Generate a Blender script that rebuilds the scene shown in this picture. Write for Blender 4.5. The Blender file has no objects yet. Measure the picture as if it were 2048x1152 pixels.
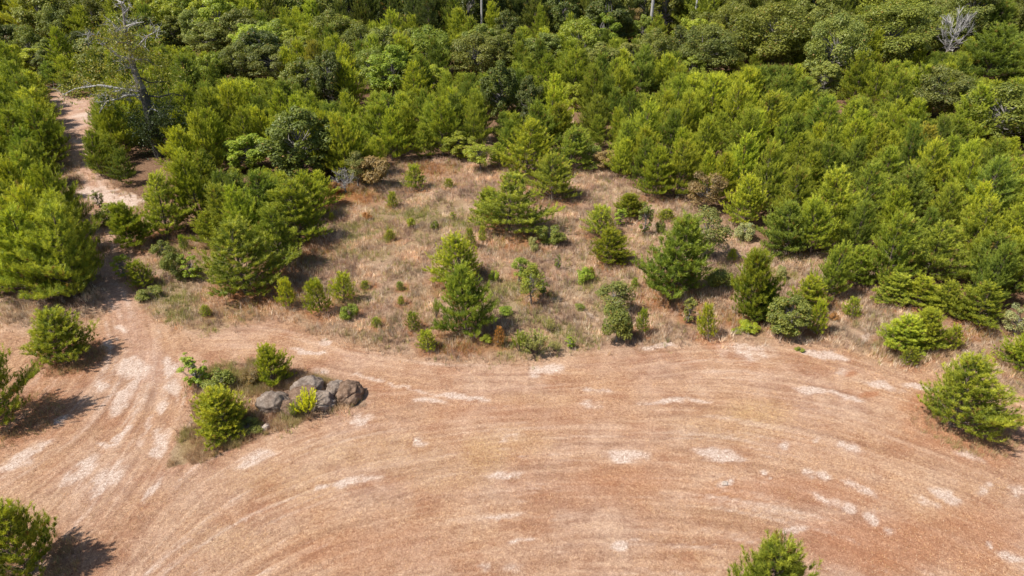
import bpy, math, random
import numpy as np
from mathutils import Vector, Matrix
R = math.radians
SC = bpy.context.scene
COL = SC.collection
# ------------------------------------------------------------------ camera
CAM_H, PITCH = 20.0, 30.0
FPX = 1366.0                       # focal length in pixels of a 2048 wide picture
cam = bpy.data.cameras.new('camera'); camo = bpy.data.objects.new('camera', cam); COL.objects.link(camo)
camo.location = (0, 0, CAM_H); camo.rotation_euler = (R(90 - PITCH), 0, 0)
cam.sensor_width = 36; cam.lens = FPX / 2048 * 36; cam.clip_end = 3000; cam.clip_start = 0.5
SC.camera = camo
# ------------------------------------------------------------------ sky and sun
SUN_EL, SUN_A = 56.0, 20.0
w = bpy.data.worlds.new('World'); SC.world = w; w.use_nodes = True
nt = w.node_tree; nt.nodes.clear()
sky = nt.nodes.new('ShaderNodeTexSky'); sky.sky_type = 'NISHITA'; sky.sun_disc = False
sky.sun_elevation = R(SUN_EL)
tosun = Vector((-math.cos(R(SUN_EL)) * math.cos(R(SUN_A)), -math.cos(R(SUN_EL)) * math.sin(R(SUN_A)), math.sin(R(SUN_EL))))
sky.sun_rotation = math.atan2(tosun.x, tosun.y)
bgn = nt.nodes.new('ShaderNodeBackground'); bgn.inputs[1].default_value = 0.085
wo = nt.nodes.new('ShaderNodeOutputWorld')
nt.links.new(sky.outputs[0], bgn.inputs[0]); nt.links.new(bgn.outputs[0], wo.inputs[0])
sl = bpy.data.lights.new('sun', 'SUN'); sl.energy = 5.0; sl.angle = R(0.5); sl.color = (1, .955, .88)
so = bpy.data.objects.new('sun', sl); COL.objects.link(so)
so.rotation_euler = tosun.to_track_quat('Z', 'Y').to_euler()
SC.view_settings.view_transform = 'Standard'; SC.view_settings.look = 'None'
SC.view_settings.exposure = 0.50; SC.view_settings.gamma = 1
# ------------------------------------------------------------------ picture <-> ground measuring
CP, SP = math.cos(R(PITCH)), math.sin(R(PITCH))
def ray(px, py):
    u = (px - 1024) / FPX; v = (576 - py) / FPX
    return u, CP + v * SP, -SP + v * CP
def ground(px, py):
    x, y, z = ray(px, py); t = CAM_H / -z
    return x * t, y * t
def project(x, y, z):
    dz = z - CAM_H
    d = y * CP - dz * SP; v = y * SP + dz * CP
    return 1024 + FPX * x / d, 576 - FPX * v / d, d
def on_plane(px, py, Y):          # where the ray meets the upright plane at distance Y
    x, y, z = ray(px, py); t = Y / y
    return Vector((x * t, Y, CAM_H + z * t))
def inside(px, py, poly):
    px = np.asarray(px, float); py = np.asarray(py, float); r = np.zeros(px.shape, bool)
    n = len(poly)
    for i in range(n):
        x0, y0 = poly[i]; x1, y1 = poly[(i + 1) % n]
        if y0 == y1: continue
        c = ((y0 > py) != (y1 > py)) & (px < (x1 - x0) * (py - y0) / (y1 - y0) + x0)
        r ^= c
    return r
# ------------------------------------------------------------------ mesh helpers
def mesh_np(name, verts, faces, attrs=None, smooth=False):
    """faces: (n,k) int array, attrs: {name: (n,4)} per vertex"""
    me = bpy.data.meshes.new(name)
    verts = np.asarray(verts, np.float32); faces = np.asarray(faces, np.int32)
    me.vertices.add(len(verts)); me.vertices.foreach_set('co', verts.ravel())
    k = faces.shape[1]; me.loops.add(faces.size); me.loops.foreach_set('vertex_index', faces.ravel())
    me.polygons.add(len(faces)); me.polygons.foreach_set('loop_start', np.arange(0, faces.size, k, dtype=np.int32))
    me.update(calc_edges=True)
    if smooth: me.polygons.foreach_set('use_smooth', np.ones(len(faces), bool))
    for an, a in (attrs or {}).items():
        at = me.attributes.new(an, 'FLOAT_COLOR', 'POINT'); at.data.foreach_set('color', np.asarray(a, np.float32).ravel())
    return me
def obj(name, me, mat=None, parent=None, loc=None):
    o = bpy.data.objects.new(name, me); COL.objects.link(o)
    if mat is not None and not me.materials: me.materials.append(mat)
    if parent: o.parent = parent
    if loc is not None: o.location = loc
    return o
def tag(o, label=None, cat=None, group=None, kind=None):
    if label: o['label'] = label
    if cat: o['category'] = cat
    if group: o['group'] = group
    if kind: o['kind'] = kind
    return o
class Tubes:
    def __init__(s): s.v = []; s.f = []; s.n = 0
    def add(s, pts, rad, sides=6):
        pts = np.asarray(pts, float); rad = np.asarray(rad, float); m = len(pts)
        tg = np.gradient(pts, axis=0); tg /= np.linalg.norm(tg, axis=1)[:, None] + 1e-9
        ref = np.array([0, 0, 1.]) if abs(tg[0][2]) < .9 else np.array([1., 0, 0])
        a = np.cross(tg, ref); a /= np.linalg.norm(a, axis=1)[:, None] + 1e-9
        b = np.cross(tg, a)
        th = np.arange(sides) / sides * 2 * math.pi
        ring = pts[:, None, :] + rad[:, None, None] * (np.cos(th)[None, :, None] * a[:, None, :] + np.sin(th)[None, :, None] * b[:, None, :])
        s.v.append(ring.reshape(-1, 3))
        i, j = np.meshgrid(np.arange(m - 1), np.arange(sides), indexing='ij'); j2 = (j + 1) % sides
        q = np.stack([i * sides + j, i * sides + j2, (i + 1) * sides + j2, (i + 1) * sides + j], -1).reshape(-1, 4) + s.n
        s.f.append(q); s.n += m * sides
    def mesh(s, name): return mesh_np(name, np.concatenate(s.v), np.concatenate(s.f), smooth=True)
def unit(a): return a / (np.linalg.norm(a, axis=-1, keepdims=True) + 1e-9)
def needles(P, A, L, rs, n=26, nl=(.13, .2), wd=.016, dead=None, tb=None):
    """needle tufts: base points P, axes A, shoot length L -> thin triangles"""
    m = len(P)
    u = rs.rand(m, n); th = np.radians(16 + 34 * rs.rand(m, n)); ph = rs.rand(m, n) * 6.283
    ref = np.tile(np.array([[.31, .52, .1]]), (m, 1)); e1 = unit(np.cross(A, ref)); e2 = np.cross(A, e1)
    perp = np.cos(ph)[..., None] * e1[:, None] + np.sin(ph)[..., None] * e2[:, None]
    d = np.cos(th)[..., None] * A[:, None] + np.sin(th)[..., None] * perp
    o = P[:, None] + A[:, None] * (u * L[:, None])[..., None]
    ln = (nl[0] + (nl[1] - nl[0]) * rs.rand(m, n))[..., None]
    side = unit(np.cross(d, unit(rs.randn(m, n, 3)))) * wd * .5
    V = np.stack([o - side, o + side, o + d * ln], 2).reshape(-1, 3)
    F = np.arange(len(V)).reshape(-1, 3)
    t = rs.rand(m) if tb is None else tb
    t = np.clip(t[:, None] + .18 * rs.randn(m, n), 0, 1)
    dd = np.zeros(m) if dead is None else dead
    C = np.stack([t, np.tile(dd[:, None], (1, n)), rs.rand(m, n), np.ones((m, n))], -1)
    C = np.repeat(C.reshape(-1, 4), 3, axis=0)
    return V, F, C
def leaves(P, N, size, rs, tb, dead=None):
    """diamond leaves at P facing N"""
    m = len(P); up = unit(rs.randn(m, 3)); a = unit(np.cross(N, up)); b = np.cross(N, a)
    s = (size * (.65 + .7 * rs.rand(m)))[:, None]
    V = np.stack([P - a * s, P + b * s * .5, P + a * s, P - b * s * .5], 1).reshape(-1, 3)
    F = np.arange(len(V)).reshape(-1, 4)
    dd = np.zeros(m) if dead is None else dead
    C = np.stack([np.clip(tb, 0, 1), dd, rs.rand(m), np.ones(m)], -1)
    return V, F, np.repeat(C, 4, axis=0)
# ------------------------------------------------------------------ materials
def newmat(name):
    m = bpy.data.materials.new(name); m.use_nodes = True; t = m.node_tree; t.nodes.clear()
    return m, t, t.nodes.new('ShaderNodeOutputMaterial')
def N(t, kind, **kw):
    n = t.nodes.new('ShaderNode' + kind)
    for k, v in kw.items(): setattr(n, k, v)
    return n
def setv(n, d):
    for k, v in d.items():
        n.inputs[k].default_value = v
def mixc(t, fac, a, b, mode='MIX'):
    n = t.nodes.new('ShaderNodeMix'); n.data_type = 'RGBA'; n.blend_type = mode
    for idx, v in ((0, fac), (6, a), (7, b)):
        if hasattr(v, 'is_linked') or hasattr(v, 'links'): t.links.new(v, n.inputs[idx])
        else: n.inputs[idx].default_value = v if idx == 0 else (v if len(v) == 4 else (*v, 1))
    return n.outputs[2]
def mth(t, op, a, b=None, clamp=False):
    n = t.nodes.new('ShaderNodeMath'); n.operation = op; n.use_clamp = clamp
    for i, v in enumerate((a, b)):
        if v is None: continue
        if isinstance(v, (int, float)): n.inputs[i].default_value = v
        else: t.links.new(v, n.inputs[i])
    return n.outputs[0]
def ramp(t, fac, lo, hi):
    n = t.nodes.new('ShaderNodeMapRange'); n.inputs[1].default_value = lo; n.inputs[2].default_value = hi
    t.links.new(fac, n.inputs[0]); return n.outputs[0]
def noise(t, vec, scale, detail=4, rough=.55):
    n = t.nodes.new('ShaderNodeTexNoise'); setv(n, {'Scale': scale, 'Detail': detail, 'Roughness': rough})
    if vec is not None: t.links.new(vec, n.inputs['Vector'])
    return n.outputs[0]
def foliage(name, rough=.55, trans=.30, deadcol=(.30, .13, .04), spec=.35, const=None):
    m, t, out = newmat(name)
    oi = N(t, 'ObjectInfo'); at = N(t, 'Attribute', attribute_name='tint'); sp = N(t, 'SeparateColor'); t.links.new(at.outputs['Color'], sp.inputs[0])
    base = oi.outputs['Color']
    if const is not None: rg = N(t, 'RGB'); rg.outputs[0].default_value = (*const, 1); base = rg.outputs[0]
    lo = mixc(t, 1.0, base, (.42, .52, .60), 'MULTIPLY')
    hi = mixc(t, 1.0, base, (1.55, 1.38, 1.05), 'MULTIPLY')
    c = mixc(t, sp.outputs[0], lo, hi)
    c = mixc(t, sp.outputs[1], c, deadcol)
    v = mth(t, 'MULTIPLY_ADD', oi.outputs['Random'], .3); v.node.inputs[2].default_value = .85
    hs = N(t, 'HueSaturation'); t.links.new(v, hs.inputs['Value']); t.links.new(c, hs.inputs['Color'])
    p = N(t, 'BsdfPrincipled'); t.links.new(hs.outputs[0], p.inputs['Base Color']); setv(p, {'Roughness': rough, 'Specular IOR Level': spec})
    tr = N(t, 'BsdfTranslucent'); tc = mixc(t, 1.0, hs.outputs[0], (1.25, 1.25, .6), 'MULTIPLY'); t.links.new(tc, tr.inputs[0])
    mx = N(t, 'MixShader'); mx.inputs[0].default_value = trans
    t.links.new(p.outputs[0], mx.inputs[1]); t.links.new(tr.outputs[0], mx.inputs[2]); t.links.new(mx.outputs[0], out.inputs[0])
    return m
def bark(name, c1, c2, scale=14):
    m, t, out = newmat(name); tc = N(t, 'TexCoord'); mp = N(t, 'Mapping'); setv(mp, {'Scale': (1, 1, .25)}); t.links.new(tc.outputs['Object'], mp.inputs[0])
    n = noise(t, mp.outputs[0], scale, 6, .65); c = mixc(t, ramp(t, n, .35, .65), c1, c2)
    p = N(t, 'BsdfPrincipled'); t.links.new(c, p.inputs['Base Color']); setv(p, {'Roughness': .9})
    b = N(t, 'Bump'); setv(b, {'Strength': .6, 'Distance': .04}); t.links.new(n, b.inputs['Height']); t.links.new(b.outputs[0], p.inputs['Normal'])
    t.links.new(p.outputs[0], out.inputs[0]); return m
M_needle = foliage('pine_needles', .5, .32, (.34, .20, .06), .3)
M_leaf = foliage('leaves', .5, .34, (.34, .20, .05))
M_bark = bark('pine_bark', (.09, .06, .045), (.20, .15, .12))
M_bark_grey = bark('grey_bark', (.13, .115, .10), (.30, .27, .25))
M_dead = bark('bleached_wood', (.20, .185, .175), (.46, .44, .42), 8)
M_bleach = bark('pale_bleached_wood', (.28, .26, .245), (.50, .475, .45), 8)
M_bark_dark = bark('dark_ivy_bark', (.03, .028, .022), (.10, .09, .075), 8)
# ------------------------------------------------------------------ value noise for the ground
def vnoise(x, y, s, seed):
    rs = np.random.RandomState(seed); T = rs.rand(256, 256)
    x = x / s; y = y / s; xi = np.floor(x).astype(int); yi = np.floor(y).astype(int); fx = x - xi; fy = y - yi
    fx = fx * fx * (3 - 2 * fx); fy = fy * fy * (3 - 2 * fy)
    g = lambda a, b: T[a & 255, b & 255]
    return (g(xi, yi) * (1 - fx) + g(xi + 1, yi) * fx) * (1 - fy) + (g(xi, yi + 1) * (1 - fx) + g(xi + 1, yi + 1) * fx) * fy
def fbm(x, y, s, seed, o=4):
    r = 0; a = .5
    for k in range(o): r = r + a * vnoise(x, y, s / 2 ** k, seed + k); a *= .5
    return r / (1 - .5 ** o)
def hgt(x, y):
    x = np.asarray(x, float); y = np.asarray(y, float)
    return (fbm(x, y, 14, 3, 2) - .5) * .30 * np.clip(y / 25, 0, 1)
# individually measured trees: kind, base x, base y, top y, width, colour, name, category, label, group, landmark name
GP = 'young pines scattered over the clearing and field'; GS = 'small pine saplings in the clearing'; GB = 'shrubs scattered in the clearing'; GO = 'large broadleaf trees at the back'
P, S, B, W_ = 'pine_tree', 'pine_sapling', 'shrub', 'broadleaf_tree'
H_ = [
 ('pine', 45, 1160, 992, 165, 'green', P, 'pine', 'open-branched pine cut by the lower left corner of the photo', GP),
 ('bigpine', 12, 858, 634, 165, 'bright', P, 'pine', 'tall pine at the left edge, throwing a broad shadow on the field', GP),
 ('pine', 135, 730, 612, 112, 'green', P, 'pine', 'bushy rounded pine beside the dirt junction, just right of the left edge pine', GP),
 ('openpine', 1525, 1268, 1068, 150, 'green', P, 'pine', 'pine top cut by the bottom edge of the photo, alone on the bare field', GP),
 ('bigpine', 1923, 872, 703, 168, 'green', P, 'pine', 'big bushy pine standing alone at the right side of the mown field', GP, 'big lone pine at the right'),
 ('pine', 2046, 745, 660, 95, 'yellow', P, 'pine', 'yellow-green bushy pine cut by the right edge above the lone pine', GP),
 ('pine', 1797, 712, 628, 85, 'bright', P, 'pine', 'left half of the paired bushy pines at the right field edge', GP, 'paired bushy pines at the field edge'),
 ('pine', 1838, 702, 606, 80, 'green', P, 'pine', 'right, taller half of the paired bushy pines at the right field edge', GP),
 ('sapling', 1818, 730, 688, 34, 'green', S, 'sapling', 'little sapling at the foot of the paired bushy pines', GS),
 ('sapling', 1414, 680, 601, 48, 'bright', S, 'sapling', 'slim bright sapling alone at the mown edge right of centre', GS, 'slim bright sapling at the mown edge'),
 ('sapling', 1902, 698, 641, 38, 'bright', S, 'sapling', 'small leaning sapling between the paired pines and the lone pine', GS),
 ('pine', 553, 772, 683, 68, 'bright', P, 'pine', 'bright upright pine just behind the boulder pile', GP),
 ('openpine', 446, 872, 770, 118, 'bright', P, 'pine', 'bushy bright pine left of the boulder pile', GP),
 ('pine', 935, 682, 525, 118, 'deep', P, 'pine', 'tall pointed dark green pine in the centre of the clearing edge', GP, 'tall pointed central pine'),
 ('bigpine', 912, 578, 455, 108, 'bright', P, 'pine', 'rounded light green pine right behind the tall pointed central pine', GP),
 ('bigpine', 1028, 486, 340, 152, 'green', P, 'pine', 'broad full pine in the middle of the clearing, largest of its clump', GP, 'broad full pine in the mid clearing'),
 ('pine', 975, 445, 375, 60, 'green', P, 'pine', 'lower pine on the left flank of the broad full clearing pine', GP),
 ('bigpine', 1105, 408, 300, 95, 'green', P, 'pine', 'rounded pine behind and right of the broad full clearing pine', GP),
 ('bigpine', 1048, 372, 232, 115, 'bright', P, 'pine', 'tall pale pine with a bare trunk showing, behind the broad clearing pine', GP, 'tall pale pine behind the clearing'),
 ('bigpine', 1080, 330, 195, 80, 'deep', P, 'pine', 'dark pine peeping over the tall pale bare-trunked pine', GP),
 ('bigpine', 1150, 345, 245, 80, 'green', P, 'pine', 'pine at the back edge of the clearing beside the pale straw gap', GP),
 ('pine', 1337, 602, 416, 128, 'deep', P, 'pine', 'tall pointed pine with skirt of dense boughs, right of the clearing centre', GP, 'tall skirted pine'),
 ('pine', 1217, 532, 452, 72, 'yellow', P, 'pine', 'short round yellow-green pine left of the tall skirted pine', GP),
 ('sapling', 1196, 478, 405, 66, 'bright', P, 'pine', 'bright pine behind the short round yellow-green pine', GP),
 ('pine', 1258, 440, 383, 62, 'yellow', P, 'pine', 'yellow-green pine at the foot of the right stand, beside its corner', GP),
 ('sapling', 640, 630, 546, 56, 'bright', S, 'sapling', 'middle and widest of the three saplings at the left clearing edge', GS, 'three saplings at the left clearing edge'),
 ('sapling', 575, 618, 547, 40, 'bright', S, 'sapling', 'leftmost of the three saplings at the left clearing edge', GS),
 ('sapling', 683, 606, 533, 46, 'bright', S, 'sapling', 'rightmost, pointed one of the three saplings at the left clearing edge', GS),
 ('sapling', 855, 702, 655, 42, 'bright', S, 'sapling', 'round bright sapling at the mown edge left of the central pine', GS),
 ('sapling', 826, 660, 617, 34, 'green', S, 'sapling', 'small sapling behind the round bright sapling near the central pine', GS),
 ('sapling', 753, 653, 631, 24, 'green', S, 'sapling', 'tiny dark sapling near the mown edge between saplings and central pine', GS),
 ('sapling', 780, 482, 455, 24, 'yellow', S, 'sapling', 'tiny yellow-green sapling alone among the weeds of the left clearing', GS),
 ('sapling', 785, 419, 379, 26, 'bright', S, 'sapling', 'thin sapling beside the rust coloured grass', GS),
 ('sapling', 830, 383, 322, 42, 'bright', S, 'sapling', 'pointed sapling at the back left of the clearing', GS),
 ('sapling', 898, 378, 355, 22, 'yellow', S, 'sapling', 'tiny sapling at the back of the clearing near the stand', GS),
 ('sapling', 965, 488, 452, 20, 'bright', S, 'sapling', 'slim little sapling left of the broad full clearing pine', GS),
 ('sapling', 941, 500, 452, 24, 'green', S, 'sapling', 'slender sapling touching the right side of the rounded light green pine', GS),
 ('wispy', 1040, 560, 512, 36, 'lime', S, 'sapling', 'lime green leafy sapling in the central clearing', GS),
 ('wispy', 1062, 605, 520, 48, 'green', S, 'sapling', 'dark thin leafy sapling in front of the lime green one', GS),
 ('spindly', 1086, 590, 552, 22, 'deep', S, 'sapling', 'small dark leafy sapling right of the thin leafy sapling', GS),
 ('pine', 1505, 640, 478, 92, 'green', P, 'pine', 'tall leaning pine with two tiers at the right clearing edge', GP, 'tall two-tiered pine'),
 ('pine', 1525, 642, 560, 70, 'deep', P, 'pine', 'lower dark pine in front of the tall two-tiered pine', GP),
 ('broad', 1570, 676, 585, 76, 'dusk', B, 'shrub', 'dark green broadleaf bush at the mown edge right of the two-tiered pine', GB, 'dark broadleaf bush at the mown edge'),
 ('pine', 1653, 602, 472, 66, 'green', P, 'pine', 'upright pine with bare stem at its foot, behind the yellow pines', GP),
 ('pine', 1607, 625, 542, 68, 'yellow', P, 'pine', 'yellow-green pine between the dark bush and the upright pine', GP),
 ('sapling', 1628, 668, 585, 46, 'yellow', S, 'sapling', 'bright yellow pine sapling at the mown edge beside the dark bush', GS),
 ('pine', 1705, 578, 488, 66, 'green', P, 'pine', 'pine with spreading low boughs right of the upright bare-stemmed pine', GP),
 ('sapling', 1700, 637, 590, 36, 'bright', S, 'sapling', 'small sapling beside the thin footpath on the right', GS),
 ('shrub', 1230, 686, 612, 62, 'olive', B, 'shrub', 'olive-yellow dense oak bush at the mown edge', GB, 'olive oak bush at the mown edge'),
 ('wispy', 1226, 625, 558, 68, 'grey', B, 'shrub', 'grey-green wispy bush directly behind the olive oak bush', GB),
 ('sapling', 1283, 668, 606, 30, 'green', S, 'sapling', 'thin sapling right of the olive oak bush', GS),
 ('spindly', 1375, 642, 590, 30, 'grey', S, 'sapling', 'spindly grey-green sapling left of the slim bright sapling', GS),
 ('shrub', 1440, 582, 538, 48, 'olive', B, 'shrub', 'low olive bush between the skirted pine and the two-tiered pine', GB),
 ('wispy', 1408, 518, 418, 76, 'grey', W_, 'tree', 'feathery grey-green little tree with a round shadow at its foot', GB, 'feathery grey-green little tree'),
 ('wispy', 1405, 424, 345, 66, 'brown', B, 'shrub', 'brownish olive bush at the corner of the right stand', GB),
 ('shrub', 1488, 486, 445, 40, 'pale', B, 'shrub', 'pale yellow bush at the front of the right stand', GB),
 ('shrub', 1100, 492, 450, 50, 'olive', B, 'shrub', 'small olive bush at the right foot of the broad full clearing pine', GB),
 ('bigpine', 505, 600, 428, 172, 'green', P, 'pine', 'huge spreading light green pine at the left clearing edge', GP, 'huge spreading pine at the left clearing edge'),
 ('bigpine', 590, 505, 352, 130, 'green', P, 'pine', 'broad pine behind the huge spreading pine, shading the grass to its right', GP),
 ('bigpine', 480, 500, 360, 110, 'green', P, 'pine', 'pine directly behind and left of the huge spreading pine', GP),
 ('bigpine', 555, 545, 400, 100, 'green', P, 'pine', 'pine merging into the right side of the huge spreading pine', GP),
 ('pine', 422, 500, 420, 60, 'bright', P, 'pine', 'narrow light green pine left of the huge spreading pine', GP),
 ('openpine', 278, 500, 393, 82, 'green', P, 'pine', 'open pine with visible dark stems right of the dirt track', GP, 'open dark-stemmed pine by the track'),
 ('bigpine', 345, 478, 335, 100, 'green', P, 'pine', 'full pine behind the open dark-stemmed pine by the track', GP),
 ('bigpine', 395, 462, 300, 90, 'bright', P, 'pine', 'yellowish pine right of the full pine by the track', GP),
 ('shrub', 228, 452, 405, 55, 'green', B, 'shrub', 'low green bush on the dirt track edge left of the open pine', GB),
 ('sapling', 292, 577, 515, 50, 'yellow', S, 'sapling', 'leaning yellow-green sapling at the bend of the dirt track', GS, 'leaning sapling at the track bend'),
 ('spindly', 250, 556, 508, 34, 'green', S, 'sapling', 'thin sapling nearest the dirt track bend', GS),
 ('shrub', 352, 562, 500, 44, 'olive', B, 'shrub', 'dark olive bush right of the leaning track sapling', GB),
 ('spindly', 387, 557, 505, 46, 'lime', B, 'shrub', 'lime green leafy bush left of the huge spreading pine', GB),
 ('shrub', 330, 515, 480, 40, 'olive', B, 'shrub', 'small olive bush behind the dark olive bush near the track', GB),
 ('sapling', 413, 632, 605, 22, 'bright', S, 'sapling', 'tiny sapling in the brush left of the mown edge corner', GS),
 ('shrub', 745, 383, 312, 64, 'brown', B, 'shrub', 'brown-green bush at the back of the clearing beside rust grass', GB, 'brown-green bush at the back of the clearing'),
 ('bareshrub', 690, 386, 335, 50, 'brown', B, 'shrub', 'bare grey twiggy bush at the stand edge above the rust grass', GB),
 ('wispy', 722, 372, 300, 50, 'grey', B, 'shrub', 'grey-green bush behind the brown-green bush', GB),
 ('wispy', 958, 342, 288, 56, 'bright', W_, 'tree', 'pale leafy little tree in front of the stand, back of the clearing', GB),
 ('pine', 1000, 340, 285, 46, 'green', P, 'pine', 'small pine right of the pale leafy little tree', GP),
 ('sapling', 998, 693, 648, 28, 'orange', S, 'sapling', 'dead orange sapling at the foot of the central pine', GS, 'dead orange sapling'),
 ('fan', 1040, 702, 655, 28, 'lime', B, 'shrub', 'light green upright weed bush right of the dead orange sapling', GB),
 ('fan', 1072, 706, 655, 70, 'pale', B, 'shrub', 'pale thin weed thicket at the mown edge right of the central pine', GB),
 ('shrub', 1170, 568, 535, 30, 'lime', B, 'shrub', 'little lime bush behind the grey-green wispy bush', GB),
 ('shrub', 1495, 662, 638, 38, 'yellow', B, 'shrub', 'low yellow weed clump at the foot of the two-tiered pine', GB),
 ('shrub', 1473, 664, 652, 18, 'yellow', B, 'shrub', 'tiny yellow weed clump left of the larger yellow one', GB),
 ('spindly', 402, 768, 700, 52, 'lime', S, 'sapling', 'leaning lime green leafy sapling left of the boulder pile', GS, 'leaning lime sapling by the boulders'),
 ('shrub', 440, 785, 738, 62, 'olive', B, 'shrub', 'low dark leafy bush between the lime sapling and bright pine', GB),
 ('shrub', 505, 768, 735, 40, 'brown', B, 'shrub', 'brownish low brush left of the bright upright pine', GB),
 ('fan', 614, 826, 774, 56, (.44, .50, .035), B, 'shrub', 'upright lime-yellow bush growing in front of the boulders', GB),
 ('fan', 590, 832, 795, 24, 'lime', B, 'shrub', 'thin lime sprig in front of the leftmost boulders', GB),
 ('shrub', 205, 348, 325, 34, 'green', B, 'shrub', 'low green bush in the gap of the dirt track', GB),
 ('spindly', 200, 412, 378, 22, 'grey', S, 'sapling', 'thin upright sapling on the pale patch of the dirt track', GS),
 ('sapling', 1463, 525, 495, 20, 'bright', S, 'sapling', 'tiny sapling right of the feathery little tree', GS),
 ('shrub', 500, 860, 838, 46, 'dusk', B, 'shrub', 'dark low brush in the shade between the bright pine and boulders', GB),
 ('sapling', 1330, 445, 418, 40, 'yellow', S, 'sapling', 'yellow-tipped sapling right behind the tall skirted pine', GS),
 ('sapling', 730, 578, 560, 22, 'yellow', S, 'sapling', 'tiny yellow sapling right of the three saplings', GS),
 ('sapling', 801, 580, 560, 18, 'lime', S, 'sapling', 'tiny lime sapling left of the rounded light green pine', GS),
 ('sapling', 802, 610, 588, 16, 'yellow', S, 'sapling', 'tiny yellow-green sapling in front of the tiny lime one', GS),
 ('sapling', 1918, 640, 600, 40, 'green', S, 'sapling', 'small sapling at the foot of the front row of the right stand', GS),
 ('pine', 1782, 612, 540, 80, 'green', P, 'pine', 'leftmost pine of the low front row of the right stand', GP, 'front row of the right stand'),
 ('pine', 1838, 622, 552, 72, 'bright', P, 'pine', 'second pine from the left in the low front row of the right stand', GP),
 ('pine', 1888, 634, 560, 62, 'green', P, 'pine', 'third pine from the left in the low front row of the right stand', GP),
 ('bigpine', 1946, 657, 558, 108, 'green', P, 'pine', 'widest pine at the right end of the front row of the right stand', GP),
 ('bigpine', 1868, 575, 438, 118, 'green', P, 'pine', 'tall pine behind the front row of the right stand, above its middle', GP),
 ('bigpine', 1792, 548, 425, 104, 'green', P, 'pine', 'tall pine behind the left end of the front row of the right stand', GP),
 ('bigpine', 1965, 590, 455, 110, 'deep', P, 'pine', 'tall darker pine behind the widest pine of the front row', GP),
 ('wispy', 2022, 672, 610, 50, 'pale', B, 'shrub', 'pale leafy scrub near the right edge beside the front row', GB),
 ('sapling', 664, 442, 422, 14, 'bright', S, 'sapling', 'tiny bright green sapling in front of the rust grass patch', GS),
 ('shrub', 823, 456, 434, 16, 'yellow', B, 'shrub', 'tiny yellow-green low bush right of the rust grass patch', GB),
 ('spindly', 907, 440, 422, 12, 'green', B, 'shrub', 'tiny green leafy sprig left of the broad full clearing pine', GB),
 ('shrub', 1067, 506, 472, 20, 'pale', B, 'shrub', 'tiny pale straw-green low bush in front of the broad full clearing pine', GB),
 ('shrub', 988, 564, 538, 18, 'lime', B, 'shrub', 'tiny lime green low bush right of the tall pointed central pine', GB),
 ('sapling', 1268, 576, 552, 16, 'lime', S, 'sapling', 'tiny lime green sapling behind the olive oak bush', GS),
 ('spindly', 1289, 470, 404, 26, 'olive', B, 'shrub', 'tiny olive leafy sprig behind the tall skirted pine', GB),
 ('spindly', 1240, 452, 416, 24, 'lime', B, 'shrub', 'tiny lime green leafy sprig left of the tall skirted pine', GB),
 ('spindly', 1115, 540, 506, 12, 'olive', B, 'shrub', 'tiny olive leafy sprig in front of the broad full clearing pine', GB),
 ('spindly', 1140, 694, 668, 18, 'lime', B, 'shrub', 'tiny lime green leafy sprig left of the olive oak bush', GB),
 ('fan', 1095, 662, 632, 24, 'pale', B, 'shrub', 'tiny pale straw-green weed clump left of the olive oak bush', GB),
 ('shrub', 973, 688, 668, 24, 'green', B, 'shrub', 'tiny green low bush in front of the tall pointed central pine', GB),
 ('fan', 872, 634, 590, 20, 'lime', B, 'shrub', 'tiny lime green weed clump left of the tall pointed central pine', GB),
 ('sapling', 709, 628, 610, 14, 'yellow', S, 'sapling', 'tiny yellow-green sapling right of the three saplings', GS),
 ('sapling', 371, 500, 466, 22, 'lime', S, 'sapling', 'tiny lime green sapling right of the leaning track sapling', GS),
 ('shrub', 1320, 470, 440, 20, 'olive', B, 'shrub', 'tiny olive low bush behind the tall skirted pine', GB),
 ('shrub', 870, 460, 440, 16, 'olive', B, 'shrub', 'tiny olive low bush behind the tall pointed central pine', GB),
 ('shrub', 735, 440, 422, 18, 'rust', B, 'shrub', 'tiny rust-red low bush right of the rust grass patch', GB),
 ('shrub', 672, 392, 362, 30, 'rust', B, 'shrub', 'tiny rust-red low bush behind the rust grass patch', GB),
 ('shrub', 1160, 620, 604, 18, 'olive', B, 'shrub', 'tiny olive low bush left of the olive oak bush', GB),
 ('shrub', 1010, 630, 612, 26, 'lime', B, 'shrub', 'tiny lime green low bush right of the tall pointed central pine, the farther of two', GB),
 ('sapling', 1350, 545, 523, 16, 'bright', S, 'sapling', 'tiny bright green sapling in front of the tall skirted pine', GS),
 ('shrub', 1560, 560, 530, 20, 'pale', B, 'shrub', 'tiny pale straw-green low bush right of the two-tiered pine', GB),
 ('sapling', 1185, 560, 530, 16, 'yellow', S, 'sapling', 'tiny yellow-green sapling behind the olive oak bush', GS),
 ('shrub', 1668, 640, 620, 16, 'rust', B, 'shrub', 'tiny rust-red low bush right of the two-tiered pine', GB),
 ('shrub', 1600, 700, 690, 18, 'olive', B, 'shrub', 'tiny olive low bush in front of the two-tiered pine', GB),
 ('shrub', 300, 600, 574, 40, 'olive', B, 'shrub', 'tiny olive low bush in front of the leaning track sapling', GB),
 ('fan', 1110, 700, 680, 26, 'pale', B, 'shrub', 'tiny pale straw-green weed clump left of the olive oak bush, the farther of two', GB),
 ('shrub', 700, 640, 606, 30, 'deep', B, 'shrub', 'tiny deep green low bush right of the three saplings', GB),
 ('spindly', 1290, 630, 616, 10, 'lime', B, 'shrub', 'tiny lime green leafy sprig right of the olive oak bush', GB),
 # big broadleaf trees and pines at the back
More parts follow.
